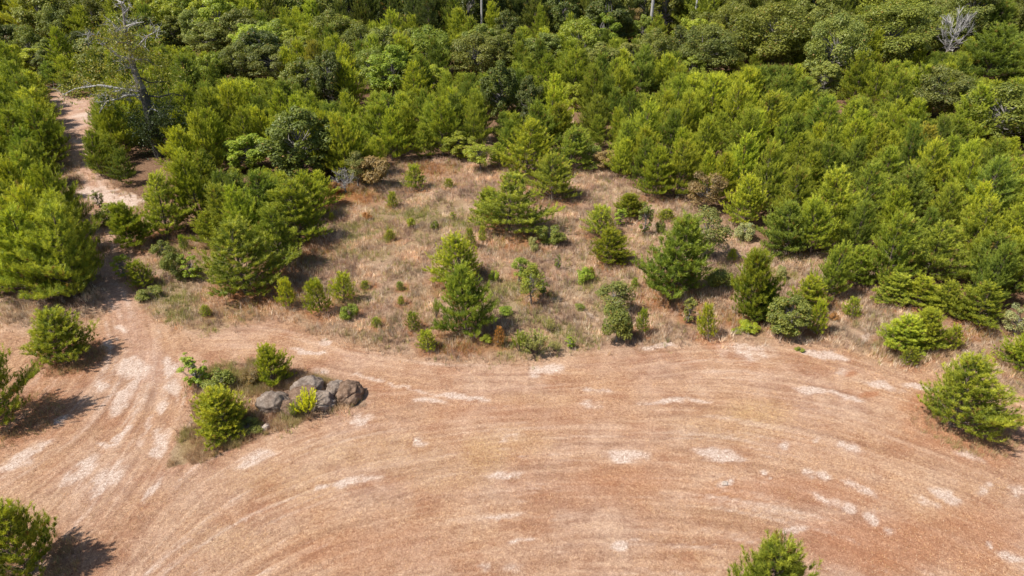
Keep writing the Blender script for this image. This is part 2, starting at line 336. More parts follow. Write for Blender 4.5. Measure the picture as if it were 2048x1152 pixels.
 ('roundoak', 1655, 182, 22, 120, 'olive', W_, 'tree', 'large dome-shaped olive tree standing above the right stand', GO, 'dome-shaped olive tree'),
 ('oak', 1530, 160, 0, 150, 'dusk', W_, 'tree', 'large dark oak left of the dome-shaped olive tree', GO, 'large dark oak at the top right'),
 ('oak', 1415, 165, 45, 120, 'olive', W_, 'tree', 'wide olive-green tree with layered boughs above the stand', GO, 'wide layered tree at the top'),
 ('oak', 1470, 130, 5, 110, 'dusk', W_, 'tree', 'dark tree between the wide layered tree and large dark oak', GO),
 ('oak', 1755, 150, 0, 150, 'dusk', W_, 'tree', 'tall leafy oak right of the dome-shaped olive tree', GO, 'tall leafy oak at the top right'),
 ('oak', 1815, 122, 0, 105, 'olive', W_, 'tree', 'tall oak left of the bleached dead tree', GO),
 ('baretree', 1888, 124, 14, 80, 'grey', 'dead_tree', 'tree', 'bleached leafless tree among the green crowns at the top right', None, 'bleached leafless tree'),
 ('bigpine', 1962, 185, 40, 150, 'deep', P, 'pine', 'broad dark pine right of the bleached leafless tree', 'large dark pines at the top right'),
 ('bigpine', 2040, 170, 35, 130, 'deep', P, 'pine', 'dark pine cut by the right edge near the top corner', 'large dark pines at the top right'),
 ('oak', 1855, 250, 128, 112, 'grey', W_, 'tree', 'grey-green rounded oak in front of the tall oaks at right', GO),
 ('roundoak', 1985, 302, 162, 140, 'dusk', W_, 'tree', 'dark rounded oak near the right edge behind the pine stand', GO, 'dark rounded oak near the right edge'),
 ('bigpine', 1700, 215, 92, 66, 'yellow', P, 'pine', 'narrow yellow-green pine in front of the tall leafy oak', 'yellowish pines under the oaks'),
 ('bigpine', 1740, 225, 120, 60, 'yellow', P, 'pine', 'second narrow yellow-green pine, right of the one before the leafy oak', 'yellowish pines under the oaks'),
 ('bigpine', 1832, 150, 82, 40, 'yellow', P, 'pine', 'small pointed yellow pine under the tall oak left of the dead tree', 'yellowish pines under the oaks'),
 ('broad', 1640, 200, 120, 60, 'olive', W_, 'tree', 'small olive tree hugging the left foot of the dome-shaped tree', GO),
 ('oak', 1960, 90, 0, 160, 'olive', W_, 'tree', 'broad olive crown behind the bleached leafless tree', GO),
 ('roundoak', 957, 165, 62, 112, 'grey', W_, 'tree', 'round grey-green oak standing out in the middle of the young pines', GO, 'round grey-green oak'),
 ('broad', 790, 205, 88, 84, 'lime', W_, 'tree', 'bright lime green tree left of the round grey-green oak', GO, 'bright lime green tree'),
 ('broad', 665, 225, 98, 60, 'dark', W_, 'tree', 'dark narrow leafy tree left of the bright lime green tree', GO),
 ('broad', 1000, 250, 118, 66, 'dark', W_, 'tree', 'dark leafy tree in front of the round grey-green oak', GO, 'dark leafy tree below the round oak'),
 ('broad', 1060, 262, 150, 50, 'dark', W_, 'tree', 'dark narrow tree right of the dark leafy tree below the oak', GO),
 ('broad', 612, 372, 208, 132, (.135, .175, .038), W_, 'tree', 'large dark ivy-green tree at the left edge of the clearing back', GO, 'large dark ivy-green tree'),
 ('broad', 500, 350, 270, 84, 'lime', W_, 'tree', 'bright green leafy tree right of the tall half-dead tree', GO, 'bright green leafy tree'),
 ('roundoak', 492, 170, 80, 84, 'grey', W_, 'tree', 'left of the two grey-green oaks in the upper left wood', GO, 'two grey-green oaks'),
 ('roundoak', 552, 170, 86, 90, 'grey', W_, 'tree', 'right of the two grey-green oaks in the upper left wood', GO),
 ('roundoak', 430, 115, 38, 90, 'olive', W_, 'tree', 'olive oak behind the two grey-green oaks', GO),
 ('broad', 352, 105, 28, 66, 'dusk', W_, 'tree', 'dusky green tree just right of the half-dead tree top', GO),
 ('roundoak', 168, 118, 58, 60, 'dark', W_, 'tree', 'dark round tree left of the half-dead tree', GO, 'dark round tree at the upper left'),
 ('bigpine', 152, 196, 138, 62, 'green', P, 'pine', 'pine closing off the far end of the dirt track', GP),
 ('bigpine', 112, 178, 118, 58, 'deep', P, 'pine', 'darker pine left of the one closing off the dirt track', GP),
 ('broad', 178, 184, 140, 44, 'dusk', W_, 'tree', 'dusky brush tree under the left limb of the half-dead tree', GO),
 ('broad', 75, 145, 95, 56, 'yellow', W_, 'tree', 'yellow-green tree near the upper left edge', GO),
 ('broad', 105, 155, 98, 50, 'dark', W_, 'tree', 'dark tree right of the yellow-green tree at the upper left', GO),
 ('roundoak', 1298, 190, 155, 44, 'lime', W_, 'tree', 'small bright green ball of a tree inside the stand, right of centre', GO, 'small bright green ball tree'),
 ('broad', 1147, 225, 165, 40, 'yellow', W_, 'tree', 'yellow-green little tree beside the bare gap in the stand', GO, 'yellow-green tree by the bare gap'),
 ('broad', 1337, 105, 72, 50, 'rust', W_, 'tree', 'rust-red bush in front of the tall forest', GO, 'rust-red bush'),
 ('broad', 1252, 90, 12, 60, 'brown', W_, 'tree', 'autumn-orange tree at the foot of the tall bare trunks', GO),
 ('broad', 1125, 55, 0, 48, 'rust', W_, 'tree', 'rust-tinted tree at the top edge right of the pale thicket', GO),
 ('roundoak', 1070, 60, 5, 100, 'pale', W_, 'tree', 'pale grey thicket at the top edge of the photo', GO, 'pale grey thicket'),
 ('baretree', 1590, 60, 5, 60, 'brown', 'dead_tree', 'tree', 'brown leafless tree top showing left of the dome-shaped tree', None),
 ('broad', 1212, 345, 300, 50, 'brown', B, 'shrub', 'brown scrubby bush at the back right corner of the clearing', GB),
 ('shrub', 1175, 320, 285, 44, 'olive', B, 'shrub', 'olive scrub at the back gap of the clearing', GB),
 ('broad', 920, 325, 262, 60, 'green', W_, 'tree', 'leafy green tree at the back edge of the clearing', GO),
]
# zones measured on the photograph, read back on the ground
ROUGH = [(262, 545), (285, 600), (330, 645), (385, 668), (440, 645), (560, 632), (700, 690), (830, 708), (950, 722), (1100, 716), (1200, 694), (1300, 684), (1440, 682), (1560, 682),
         (1700, 694), (1770, 728), (1860, 735), (2048, 790), (2600, 900), (2600, 60), (-900, 60), (-900, 640), (0, 640), (60, 660), (150, 650), (200, 620), (200, 560), (215, 500), (180, 430), (190, 400), (150, 340), (125, 250), (120, 200), (185, 195), (200, 300), (185, 345), (270, 400), (240, 450), (275, 500)]
ROCKS = [(375, 760), (430, 725), (520, 715), (580, 735), (640, 750), (725, 775), (725, 805), (640, 830), (560, 860), (500, 880), (400, 925), (335, 935), (350, 880), (385, 830)]
STAND_L = [(-700, 560), (0, 596), (85, 612), (145, 617), (163, 592), (163, 520), (150, 455), (124, 400), (128, 360), (98, 300), (90, 240), (92, 200), (104, 184), (150, 178), (70, 118), (-600, 118)]
STAND_M = [(100, 176), (190, 184), (228, 200), (222, 250), (212, 300), (210, 350), (240, 375), (290, 395), (330, 455), (400, 485), (455, 510), (560, 520), (650, 440), (645, 385), (730, 372), (790, 332), (880, 316), (1000, 318),
           (1140, 326), (1190, 306), (1240, 360), (1300, 396), (1385, 402), (1440, 440), (1500, 470), (1560, 515), (1680, 500), (1740, 540), (1770, 590), (1900, 640), (2100, 655), (2700, 700),
           (2500, 96), (1700, 96), (1340, 104), (1000, 108), (640, 112), (600, 95), (300, 100), (60, 128)]
TRACK = [(128, 196), (150, 208), (160, 260), (165, 330), (200, 385), (235, 455), (235, 510), (225, 570), (260, 650), (300, 720), (300, 800)]
GAPS = [([(862, 70), (885, 120), (892, 195)], 17), ([(1092, 175), (1122, 220), (1138, 295)], 20), ([(968, 268), (972, 288)], 12), ([(2010, 345), (2060, 350)], 12), ([(1140, 345), (1215, 340)], 22)]
BARE = [(265, 736, 26, 14, 0), (337, 730, 6, 15, 0), (345, 772, 8, 10, 25), (325, 812, 8, 13, 15), (322, 880, 12, 20, 20), (310, 900, 7, 12, 10), (225, 945, 16, 28, 48), (200, 970, 8, 22, 48), (250, 790, 9, 34, 40), (205, 888, 9, 4, 0),
        (200, 768, 8, 8, 40), (305, 975, 6, 26, 40), (25, 925, 34, 10, -30), (55, 905, 36, 7, -28), (720, 958, 34, 6, -10), (685, 966, 14, 4, -10), (642, 975, 9, 4, -10), (1488, 699, 40, 11, 3), (1650, 707, 30, 5, 12), (1095, 738, 24, 8, -8),
        (1250, 912, 32, 8, 0), (1240, 920, 18, 5, 0), (1435, 908, 30, 8, 8), (1415, 918, 8, 6, 0), (1450, 922, 25, 4, 0), (1022, 873, 20, 6, 0), (840, 882, 7, 8, 0), (1620, 948, 12, 6, 15), (1645, 952, 12, 6, 15),
        (1524, 943, 6, 4, 0), (1536, 960, 4, 3, 0), (1700, 1018, 14, 8, 20), (1742, 1040, 12, 8, 30), (1775, 1065, 8, 7, 0), (1634, 883, 6, 4, 0), (1570, 892, 8, 5, 0), (1702, 898, 14, 8, 10), (1680, 885, 8, 5, 0),
        (970, 1136, 9, 7, 0), (1024, 1135, 11, 7, 0), (2025, 1112, 22, 6, 15), (1982, 1090, 5, 6, 0), (1850, 1005, 22, 6, 25), (1895, 995, 28, 7, 25), (1960, 982, 10, 7, 0), (1978, 968, 7, 5, 0), (2035, 980, 12, 8, 30), (1940, 910, 28, 6, 20),
        (1625, 777, 26, 5, 5), (650, 680, 8, 5, 0), (645, 740, 14, 4, 20), (668, 762, 26, 4, 20), (615, 700, 26, 4, 10), (720, 838, 18, 8, -20), (505, 918, 26, 9, -20), (1180, 810, 14, 5, 0), (1010, 950, 28, 4, -5), (1040, 1085, 20, 3, -8), (1000, 1034, 34, 3, -8),
        (205, 392, 40, 10, 5), (250, 400, 24, 7, 0), (185, 378, 24, 6, 0), (242, 655, 5, 4, 0), (215, 690, 9, 6, 0), (1690, 740, 10, 3, 0), (860, 800, 25, 4, 5), (780, 765, 60, 3, 15), (900, 790, 60, 3, 8), (1350, 800, 50, 3, -2), (1190, 780, 30, 3, 0),
        (1770, 770, 34, 5, 15), (1840, 772, 26, 5, 5), (1690, 790, 30, 4, 20), (140, 205, 10, 3, 0), (165, 230, 12, 3, 0), (160, 285, 12, 4, 0), (185, 325, 14, 5, 0), (1130, 605, 20, 3, 30), (1180, 625, 20, 3, 28), (1320, 690, 24, 4, -8), (1730, 670, 4, 14, 0),
        (1935, 700, 10, 3, 0), (240, 870, 5, 22, 45), (290, 860, 6, 26, 25), (160, 940, 10, 34, 52), (1240, 1092, 12, 6, 0), (1272, 1080, 6, 4, 0), (1590, 1062, 20, 4, -5), (1650, 1000, 26, 5, 25), (1720, 975, 30, 5, 25), (1455, 968, 10, 4, -20), (120, 835, 16, 6, -20)]
RUST = [(690, 396, 70, 22, 1), (660, 405, 40, 16, 1), (1705, 742, 16, 6, 1), (1740, 785, 18, 6, 1), (1930, 878, 110, 24, .8), (1750, 1040, 22, 10, .8), (1600, 985, 170, 34, .55), (1760, 1090, 170, 60, .8), (1950, 1080, 120, 70, .6), (1500, 990, 130, 30, .6), (1250, 960, 120, 26, .5), (940, 690, 60, 16, .8), (1340, 600, 70, 14, .6), (470, 850, 45, 25, .5), (520, 590, 80, 22, .9), (1480, 640, 50, 14, .8), (900, 580, 45, 14, .8), (1215, 535, 40, 12, .5), (1050, 485, 60, 14, .6), (1310, 400, 60, 12, .5), (740, 1100, 200, 40, .35), (1160, 980, 150, 40, .3), (860, 340, 60, 14, .8), (620, 500, 60, 20, .5), (130, 740, 60, 18, .6), (60, 850, 80, 30, .4), (1640, 605, 60, 12, .6), (1050, 820, 200, 30, .3), (1900, 670, 110, 14, .6)]
STRAW = [(1510, 825, 75, 30, .9), (970, 910, 60, 40, .8), (760, 900, 160, 40, .5), (880, 940, 120, 40, .4), (770, 690, 50, 10, .6), (1060, 800, 100, 16, .4), (560, 960, 120, 40, .4), (1030, 880, 80, 30, .5), (60, 1000, 80, 40, .2), (450, 1080, 90, 40, .3), (1450, 850, 120, 40, .5), (1500, 1030, 100, 30, .2)]
WEED = [(330, 610, 60, 45, 1), (420, 640, 60, 22, .9), (390, 520, 70, 30, .9), (820, 450, 130, 45, .8), (760, 480, 90, 40, .6), (700, 380, 50, 20, .3), (1080, 680, 110, 40, .6), (1180, 600, 80, 30, .3), (1000, 600, 70, 50, .6), (460, 760, 70, 35, .9), (570, 845, 70, 14, .6), (400, 890, 40, 30, .6), (680, 590, 80, 20, .5), (1390, 560, 80, 40, .4), (1600, 540, 100, 30, .5), (240, 850, 30, 12, .3), (1210, 590, 60, 40, .5), (0, 75, 60, 12, 1)]
def ell(px, py, L, soft=.35):
    r = np.zeros(px.shape)
    for e in L:
        cx, cy, a, b, k = e
        q = ((px - cx) / a) ** 2 + ((py - cy) / b) ** 2
        r = np.maximum(r, k * np.clip((1.5 - q) / 1.2, 0, 1))
    return r
def bare_f(px, py):
    r = np.zeros(px.shape)
    for n_, (cx, cy, a, b, an) in enumerate(BARE):
        st = 1.35 if n_ in (0, 1, 3, 15, 18, 22) else .62 + .5 * ((n_ * 37) % 11) / 10
        m = (abs(px - cx) < 80) & (abs(py - cy) < 80)
        dx = px[m] - cx; dy = py[m] - cy; c, s = math.cos(R(an)), math.sin(R(an))
        q = ((dx * c + dy * s) / (a * 1.45)) ** 2 + ((-dx * s + dy * c) / (b * 1.45)) ** 2
        r[m] = np.maximum(r[m], st * np.clip(1.45 * (1 - q * .60), 0, 1.3))
    return r
def polydist(px, py, L):
    d = np.full(px.shape, 1e9)
    for (x0, y0), (x1, y1) in zip(L[:-1], L[1:]):
        vx, vy = x1 - x0, y1 - y0; t = np.clip(((px - x0) * vx + (py - y0) * vy) / (vx * vx + vy * vy), 0, 1)
        d = np.minimum(d, np.hypot(px - x0 - t * vx, py - y0 - t * vy))
    return d
def axis(lo, hi, step, far, n):
    g = np.linspace(0, 1, n + 1)[1:]; k = (far - max(abs(lo), abs(hi)))
    return lo, hi
def grid_axis(lo, hi, step, far_lo, far_hi, g=1.13):
    core = list(np.arange(lo, hi + 1e-6, step)); s = step; a = hi; hiL = []
    while a < far_hi: s *= g; a += s; hiL.append(a)
    s = step; a = lo; loL = []
    while a > far_lo: s *= g; a -= s; loL.append(a)
    return np.array(loL[::-1] + core + hiL)
def make_ground():
    xs = grid_axis(-36, 36, .11, -900, 900, 1.07); ys = grid_axis(12, 52, .11, -300, 1500, 1.045)
    X, Y = np.meshgrid(xs, ys); nx, ny = len(xs), len(ys)
    Yc = np.maximum(Y, 2.0)
    PX, PY, _ = project(X, Yc, 0 * X); behind = Y < 6
    # ragged zone edges
    jx = (fbm(X, Y, 2.2, 11) - .5) * 34; jy = (fbm(X, Y, 2.2, 21) - .5) * 26
    near = np.clip(1.4 - (Y - 20) / 90, .25, 1)
    qx, qy = PX + jx * near, PY + jy * near * .7
    rough = sum(inside(qx + a_, qy + b_, ROUGH).astype(float) for a_, b_ in ((0, 0), (0, 9), (0, -9), (14, 4), (-14, -4), (0, 17), (0, -17))) / 7; rocks = inside(qx, qy, ROCKS).astype(float)
    rough = np.where(behind, 0, np.maximum(rough, rocks))
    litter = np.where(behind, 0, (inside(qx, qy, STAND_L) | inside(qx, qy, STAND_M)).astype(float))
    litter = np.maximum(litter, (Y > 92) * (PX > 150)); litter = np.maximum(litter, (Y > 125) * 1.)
    for L, wd in GAPS: litter = np.where(polydist(PX, PY, L) < wd, 0, litter)
    track = np.clip(1.6 - polydist(qx, qy, TRACK) / 26, 0, 1) * (qy < 760)
    j2x = (fbm(X, Y, .5, 31, 3) - .5) * 20; j2y = (fbm(X, Y, .5, 41, 3) - .5) * 12
    nz = fbm(X, Y, .35, 51, 3)
    bare0 = bare_f((PX + j2x * 1.3).ravel(), (PY + j2y * 1.3).ravel()).reshape(PX.shape)
    rust = ell(qx, qy, RUST)
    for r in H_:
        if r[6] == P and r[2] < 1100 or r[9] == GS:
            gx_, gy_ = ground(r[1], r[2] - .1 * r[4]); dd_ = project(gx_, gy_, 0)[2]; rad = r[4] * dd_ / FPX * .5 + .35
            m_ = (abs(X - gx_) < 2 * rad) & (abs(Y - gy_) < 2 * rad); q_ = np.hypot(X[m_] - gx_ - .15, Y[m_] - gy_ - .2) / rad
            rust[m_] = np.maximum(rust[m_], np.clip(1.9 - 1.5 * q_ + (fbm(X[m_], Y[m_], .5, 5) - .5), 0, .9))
    straw = ell(qx, qy, STRAW); weed = ell(qx, qy, WEED)
    # mowing direction: guide curves
    G = [[(260, 600), (300, 700), (285, 800), (230, 900), (150, 1010), (40, 1130)], [(340, 720), (335, 820), (300, 930), (220, 1060), (130, 1180)], [(-60, 1000), (60, 930), (170, 860), (250, 760)],
         [(150, 1300), (300, 1090), (400, 970), (520, 895), (700, 835), (950, 800), (1250, 775), (1500, 785), (1750, 830), (1950, 900), (2200, 1010)],
         [(400, 680), (560, 680), (700, 722), (900, 762), (1100, 765), (1300, 742), (1450, 718), (1650, 735), (1850, 800), (2100, 880)],
         [(200, 1250), (340, 1120), (500, 1020), (700, 950), (950, 905), (1200, 885), (1450, 890), (1700, 945), (1950, 1035), (2150, 1120)],
         [(400, 1270), (700, 1090), (950, 1040), (1200, 1020), (1450, 1025), (1700, 1080), (1950, 1190)], [(700, 1230), (950, 1165), (1200, 1140), (1450, 1150), (1700, 1210)], [(150, 200), (165, 330), (235, 480), (235, 560)]]
    sp, tg = [], []
    for L in G:
        W = [ground(*p) for p in L]
        for (x0, y0), (x1, y1) in zip(W[:-1], W[1:]):
            for t in np.linspace(0, 1, 6)[:-1]:
                sp.append((x0 + t * (x1 - x0), y0 + t * (y1 - y0))); tg.append(2 * math.atan2(y1 - y0, x1 - x0))
    sp = np.array(sp); tg = np.array(tg)
    x0, x1, y0, y1, st = -38., 38., 11., 60., .10
    gx = np.arange(x0, x1, st); gy = np.arange(y0, y1, st); GX, GY = np.meshgrid(gx, gy)
    c = np.zeros(GX.shape); s = np.zeros(GX.shape)
    for (a, b), g in zip(sp, tg):
        wgt = 1 / ((GX - a) ** 2 + (GY - b) ** 2 + .6) ** 1.5; c += wgt * math.cos(g); s += wgt * math.sin(g)
    an = np.arctan2(s, c) / 2; dx, dy = np.cos(an), np.sin(an)
    # make the direction continuous by orienting towards +x mostly
    H, Wd = GX.shape; rs = np.random.RandomState(5)
    def lic(src, n):
        acc = src.copy()
        for sg in (1, -1):
            i = np.broadcast_to(np.arange(Wd), (H, Wd)).astype(float).copy(); j = np.broadcast_to(np.arange(H)[:, None], (H, Wd)).astype(float).copy()
            pdx, pdy = dx * sg, dy * sg
            for k in range(n):
                ii = np.clip(np.rint(i).astype(int), 0, Wd - 1); jj = np.clip(np.rint(j).astype(int), 0, H - 1)
                vx, vy = dx[jj, ii], dy[jj, ii]; f = np.sign(vx * pdx + vy * pdy); f[f == 0] = 1
                pdx, pdy = vx * f, vy * f; i += pdx; j += pdy
                ii = np.clip(np.rint(i).astype(int), 0, Wd - 1); jj = np.clip(np.rint(j).astype(int), 0, H - 1); acc += src[jj, ii]
        acc /= (2 * n + 1); acc -= acc.mean(); return np.clip(.5 + acc / acc.std() * .2, 0, 1)
    fine = lic(rs.rand(H, Wd), 15)
    src2 = vnoise(GX, GY, .40, 61) * .35 + rs.rand(H, Wd) * .8; coarse = lic(src2, 30)
    def samp(A):
        fi = np.clip((X - x0) / st, 0, Wd - 1.001); fj = np.clip((Y - y0) / st, 0, H - 1.001); i = fi.astype(int); j = fj.astype(int); u = fi - i; v = fj - j
        r = (A[j, i] * (1 - u) + A[j, i + 1] * u) * (1 - v) + (A[j + 1, i] * (1 - u) + A[j + 1, i + 1] * u) * v
        m = (X > x0) & (X < x1) & (Y > y0) & (Y < y1); return np.where(m, r, fbm(X, Y, 1.5, 77))
    F1, F2 = samp(fine), samp(coarse)
    bare = np.clip(bare0 * .95 + ((F1 - .5) * 1.3 + (nz - .5) * 2.2) * np.clip(bare0 * 2, 0, 1), 0, 1) * np.clip(bare0 * 1.25, 0, 1)
    dtr = polydist(qx, qy, TRACK); rut = np.exp(-((dtr - 15) / 5.5) ** 2) * (qy < 640); bare = np.maximum(bare, rut * np.clip((F1 + nz - .8) * 1.6, 0, .6))
    # worn pale streaks along the mowing arcs
    patch = np.clip((fbm(X, Y, 5, 71, 3) - .42) * 4, 0, 1)
    streak = np.clip((F2 - .66) * 4, 0, 1) * patch * (1 - rough)
    bare = np.clip(bare + streak * .75 * (.3 + nz), 0, 1)
    Z = hgt(X, Y) + (F2 - .5) * .03 * (1 - rough) + (fbm(X, Y, .8, 81, 3) - .5) * .10 * rough
    V = np.stack([X, Y, Z], -1).reshape(-1, 3)
    i, j = np.meshgrid(np.arange(ny - 1), np.arange(nx - 1), indexing='ij')
    Fc = np.stack([i * nx + j, i * nx + j + 1, (i + 1) * nx + j + 1, (i + 1) * nx + j], -1).reshape(-1, 4)
    A = np.stack([bare, rough, track, litter], -1).reshape(-1, 4); B = np.stack([rust, straw, weed, rocks], -1).reshape(-1, 4); C = np.stack([F1, F2, nz, np.ones_like(nz)], -1).reshape(-1, 4)
    return mesh_np('ground', V, Fc, {'zone': A, 'tone': B, 'mow': C}, smooth=True)
def ground_mat():
    m, t, out = newmat('dry_ground'); L = t.links
    geo = N(t, 'NewGeometry'); P = geo.outputs['Position']
    def att(nm):
        a = N(t, 'Attribute', attribute_name=nm); s = N(t, 'SeparateColor'); L.new(a.outputs['Color'], s.inputs[0]); return (*s.outputs, a.outputs['Alpha'])
    bare, rough, track, litter = att('zone'); rust, straw, weed, rocks = att('tone'); f1, f2, nz, _ = att('mow')
    nbig = noise(t, P, .22, 5, .6); nmid = noise(t, P, 1.3, 6, .65); nfin = noise(t, P, 9, 8, .75); nfin2 = noise(t, P, 26, 4, .8)
    fib = N(t, 'TexNoise'); setv(fib, {'Scale': 16, 'Detail': 6, 'Roughness': .8, 'Distortion': 1.5}); L.new(P, fib.inputs['Vector']); fib = fib.outputs[0]
    # mown straw over pink clay
    mown = mixc(t, ramp(t, nmid, .36, .64), (.475, .296, .203), (.72, .500, .358))
    mown = mixc(t, ramp(t, nbig, .40, .62), mown, mixc(t, ramp(t, nfin, .3, .7), (.505, .278, .168), (.785, .545, .332)))
    nm2 = noise(t, P, .13, 3, .5); big2 = noise(t, P, .45, 4, .6); msk = ramp(t, nm2, .38, .58)
    mown = mixc(t, mth(t, 'MULTIPLY', ramp(t, big2, .50, .66), .70), mown, (.46, .235, .135))
    mown = mixc(t, mth(t, 'MULTIPLY', ramp(t, big2, .46, .32), .45), mown, (.80, .60, .43))
    mown = mixc(t, mth(t, 'MULTIPLY', mth(t, 'MULTIPLY', ramp(t, f2, .50, .85), .42), msk), mown, (.86, .68, .54))
    mown = mixc(t, mth(t, 'MULTIPLY', mth(t, 'MULTIPLY', ramp(t, f2, .45, .12), .30), msk), mown, (.36, .21, .14))
    mown = mixc(t, mth(t, 'MULTIPLY', ramp(t, f1, .50, .80), .46), mown, (.84, .62, .44))
    mown = mixc(t, mth(t, 'MULTIPLY', ramp(t, f1, .45, .18), .36), mown, (.32, .19, .13))
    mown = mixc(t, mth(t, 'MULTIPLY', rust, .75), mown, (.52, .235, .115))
    mown = mixc(t, mth(t, 'MULTIPLY', mth(t, 'MULTIPLY', straw, ramp(t, nfin, .35, .6)), .7), mown, (.68, .48, .23))
    # rough dry grass
    rg = mixc(t, ramp(t, nmid, .35, .65), (.34, .235, .155), (.62, .46, .31))
    rg = mixc(t, mth(t, 'MULTIPLY', ramp(t, nfin, .45, .7), .5), rg, (.60, .44, .34))
    rg = mixc(t, mth(t, 'MULTIPLY', rust, .8), rg, (.40, .17, .06))
    wf = mth(t, 'MULTIPLY', weed, ramp(t, nmid, .35, .6))
    rg = mixc(t, mth(t, 'MULTIPLY', wf, .7), rg, (.27, .26, .08))
    rg = mixc(t, mth(t, 'MULTIPLY', ramp(t, big2, .48, .64), .45), rg, (.33, .27, .12))
    rg = mixc(t, mth(t, 'MULTIPLY', ramp(t, nm2, .48, .62), .3), rg, (.44, .22, .11))
    c = mixc(t, rough, mown, rg)
    tr = mixc(t, ramp(t, nmid, .35, .65), (.54, .34, .24), (.70, .49, .37))
    c = mixc(t, mth(t, 'MULTIPLY', track, .8), c, tr)
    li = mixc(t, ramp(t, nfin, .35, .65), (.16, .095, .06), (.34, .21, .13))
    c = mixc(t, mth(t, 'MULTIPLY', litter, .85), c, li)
    bw = mixc(t, ramp(t, nfin, .35, .65), (.76, .60, .49), (.92, .81, .71))
    bf = mth(t, 'MULTIPLY', bare, ramp(t, fib, .24, .56), True)
    c = mixc(t, bf, c, bw)
    c = mixc(t, ramp(t, nfin, .30, .70), mixc(t, 1.0, c, (.74, .70, .69), 'MULTIPLY'), mixc(t, 1.0, c, (1.16, 1.15, 1.13), 'MULTIPLY'))
    # fibrous speckle of straw and soil
    c = mixc(t, ramp(t, fib, .40, .62), mixc(t, 1.0, c, (.46, .39, .36), 'MULTIPLY'), c)
    hl = mixc(t, 1.0, c, (1.35, 1.32, 1.25), 'MULTIPLY')
    c = mixc(t, mth(t, 'MULTIPLY', ramp(t, nfin2, .55, .72), .8), c, hl)
    p = N(t, 'BsdfPrincipled'); L.new(c, p.inputs['Base Color']); setv(p, {'Roughness': 1, 'Specular IOR Level': .1})
    hsum = mth(t, 'ADD', fib, mth(t, 'MULTIPLY', nfin, .7)); hsum = mth(t, 'ADD', hsum, mth(t, 'MULTIPLY', f1, .6))
    b = N(t, 'Bump'); setv(b, {'Strength': .8, 'Distance': .07}); L.new(hsum, b.inputs['Height']); L.new(b.outputs[0], p.inputs['Normal'])
    L.new(p.outputs[0], out.inputs[0]); return m
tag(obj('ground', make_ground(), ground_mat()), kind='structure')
# ------------------------------------------------------------------ grass as stuff
def grassmat(name, trans=.2):
    m, t, out = newmat(name); at = N(t, 'Attribute', attribute_name='tint')
    p = N(t, 'BsdfPrincipled'); t.links.new(at.outputs['Color'], p.inputs['Base Color']); setv(p, {'Roughness': .8, 'Specular IOR Level': .2})
    tr = N(t, 'BsdfTranslucent'); t.links.new(at.outputs['Color'], tr.inputs[0]); mx = N(t, 'MixShader'); mx.inputs[0].default_value = trans
    t.links.new(p.outputs[0], mx.inputs[1]); t.links.new(tr.outputs[0], mx.inputs[2]); t.links.new(mx.outputs[0], out.inputs[0]); return m
def blades(x, y, n, hl, wd, lean, cols, rs, spread=.12):
    """n blades per tuft at x,y; cols (m,3) base colour per tuft"""
    m = len(x); h = hl[0] + (hl[1] - hl[0]) * rs.rand(m, 1) * (.6 + .4 * rs.rand(m, n))
    a = rs.rand(m, n) * 6.283; r = rs.rand(m, n) * spread
    bx = x[:, None] + np.cos(a) * r; by = y[:, None] + np.sin(a) * r; bz = hgt(x, y)[:, None] + np.zeros((m, n)) - .02
    a2 = rs.rand(m, n) * 6.283; l = lean * rs.rand(m, n) * h
    tx = bx + np.cos(a2) * l; ty = by + np.sin(a2) * l; tz = bz + h
    a3 = rs.rand(m, n) * 6.283; sx = np.cos(a3) * wd / 2; sy = np.sin(a3) * wd / 2
    V = np.stack([np.stack([bx - sx, by - sy, bz], -1), np.stack([bx + sx, by + sy, bz], -1), np.stack([tx, ty, tz], -1)], 2).reshape(-1, 3)
    c = cols[:, None, :] * (.75 + .5 * rs.rand(m, n, 1)); c = np.concatenate([c, np.ones((m, n, 1))], -1)
    return V, np.arange(len(V)).reshape(-1, 3), np.repeat(c.reshape(-1, 4), 3, axis=0)
M_grass = grassmat('dry_grass_blades')
def scatter(rs, n, x0, x1, y0, y1): return x0 + (x1 - x0) * rs.rand(n), y0 + (y1 - y0) * rs.rand(n)
def pick(rs, pal, n, m=None):
    pal = np.array(pal); i = rs.randint(0, len(pal), n); return pal[i]
rs = np.random.RandomState(8)
x, y = scatter(rs, 420000, -42, 52, 22, 78); px, py, _ = project(x, y, 0 * x); ox, oy = px, py
px = px + (fbm(x, y, 2.2, 11) - .5) * 34 + rs.randn(len(x)) * 10; py = py + (fbm(x, y, 2.2, 21) - .5) * 26 + rs.randn(len(x)) * 9
keep = (inside(px, py, ROUGH) | inside(px, py, ROCKS)) & ~(inside(px, py, STAND_M) | inside(px, py, STAND_L)) & (px > -150) & (px < 2200) & (fbm(x, y, 1.3, 91) + .45 * rs.rand(len(x)) > .66)
keep &= bare_f(px, py) < .3
x, y, px, py = x[keep], y[keep], px[keep], py[keep]
cols = pick(rs, [(.56, .40, .29), (.48, .33, .25), (.62, .45, .30), (.38, .27, .21), (.70, .54, .40), (.50, .36, .30), (.60, .42, .26), (.78, .68, .56), (.74, .62, .50)], len(x))
cl = fbm(x, y, .9, 94, 3); cols = cols * np.array([1.0, .97, .88]) * (.60 + .95 * np.clip((cl - .25) * 2, 0, 1))[:, None]
dk = fbm(x, y, 1.8, 95, 2) > .60; cols[dk] *= np.array([.70, .66, .68])
wz = np.clip(ell(px, py, WEED) + .20, 0, 1) * np.clip((fbm(x, y, 1.2, 96, 3) - .38) * 5, 0, 1.2); rz = ell(px, py, RUST); u = rs.rand(len(x))
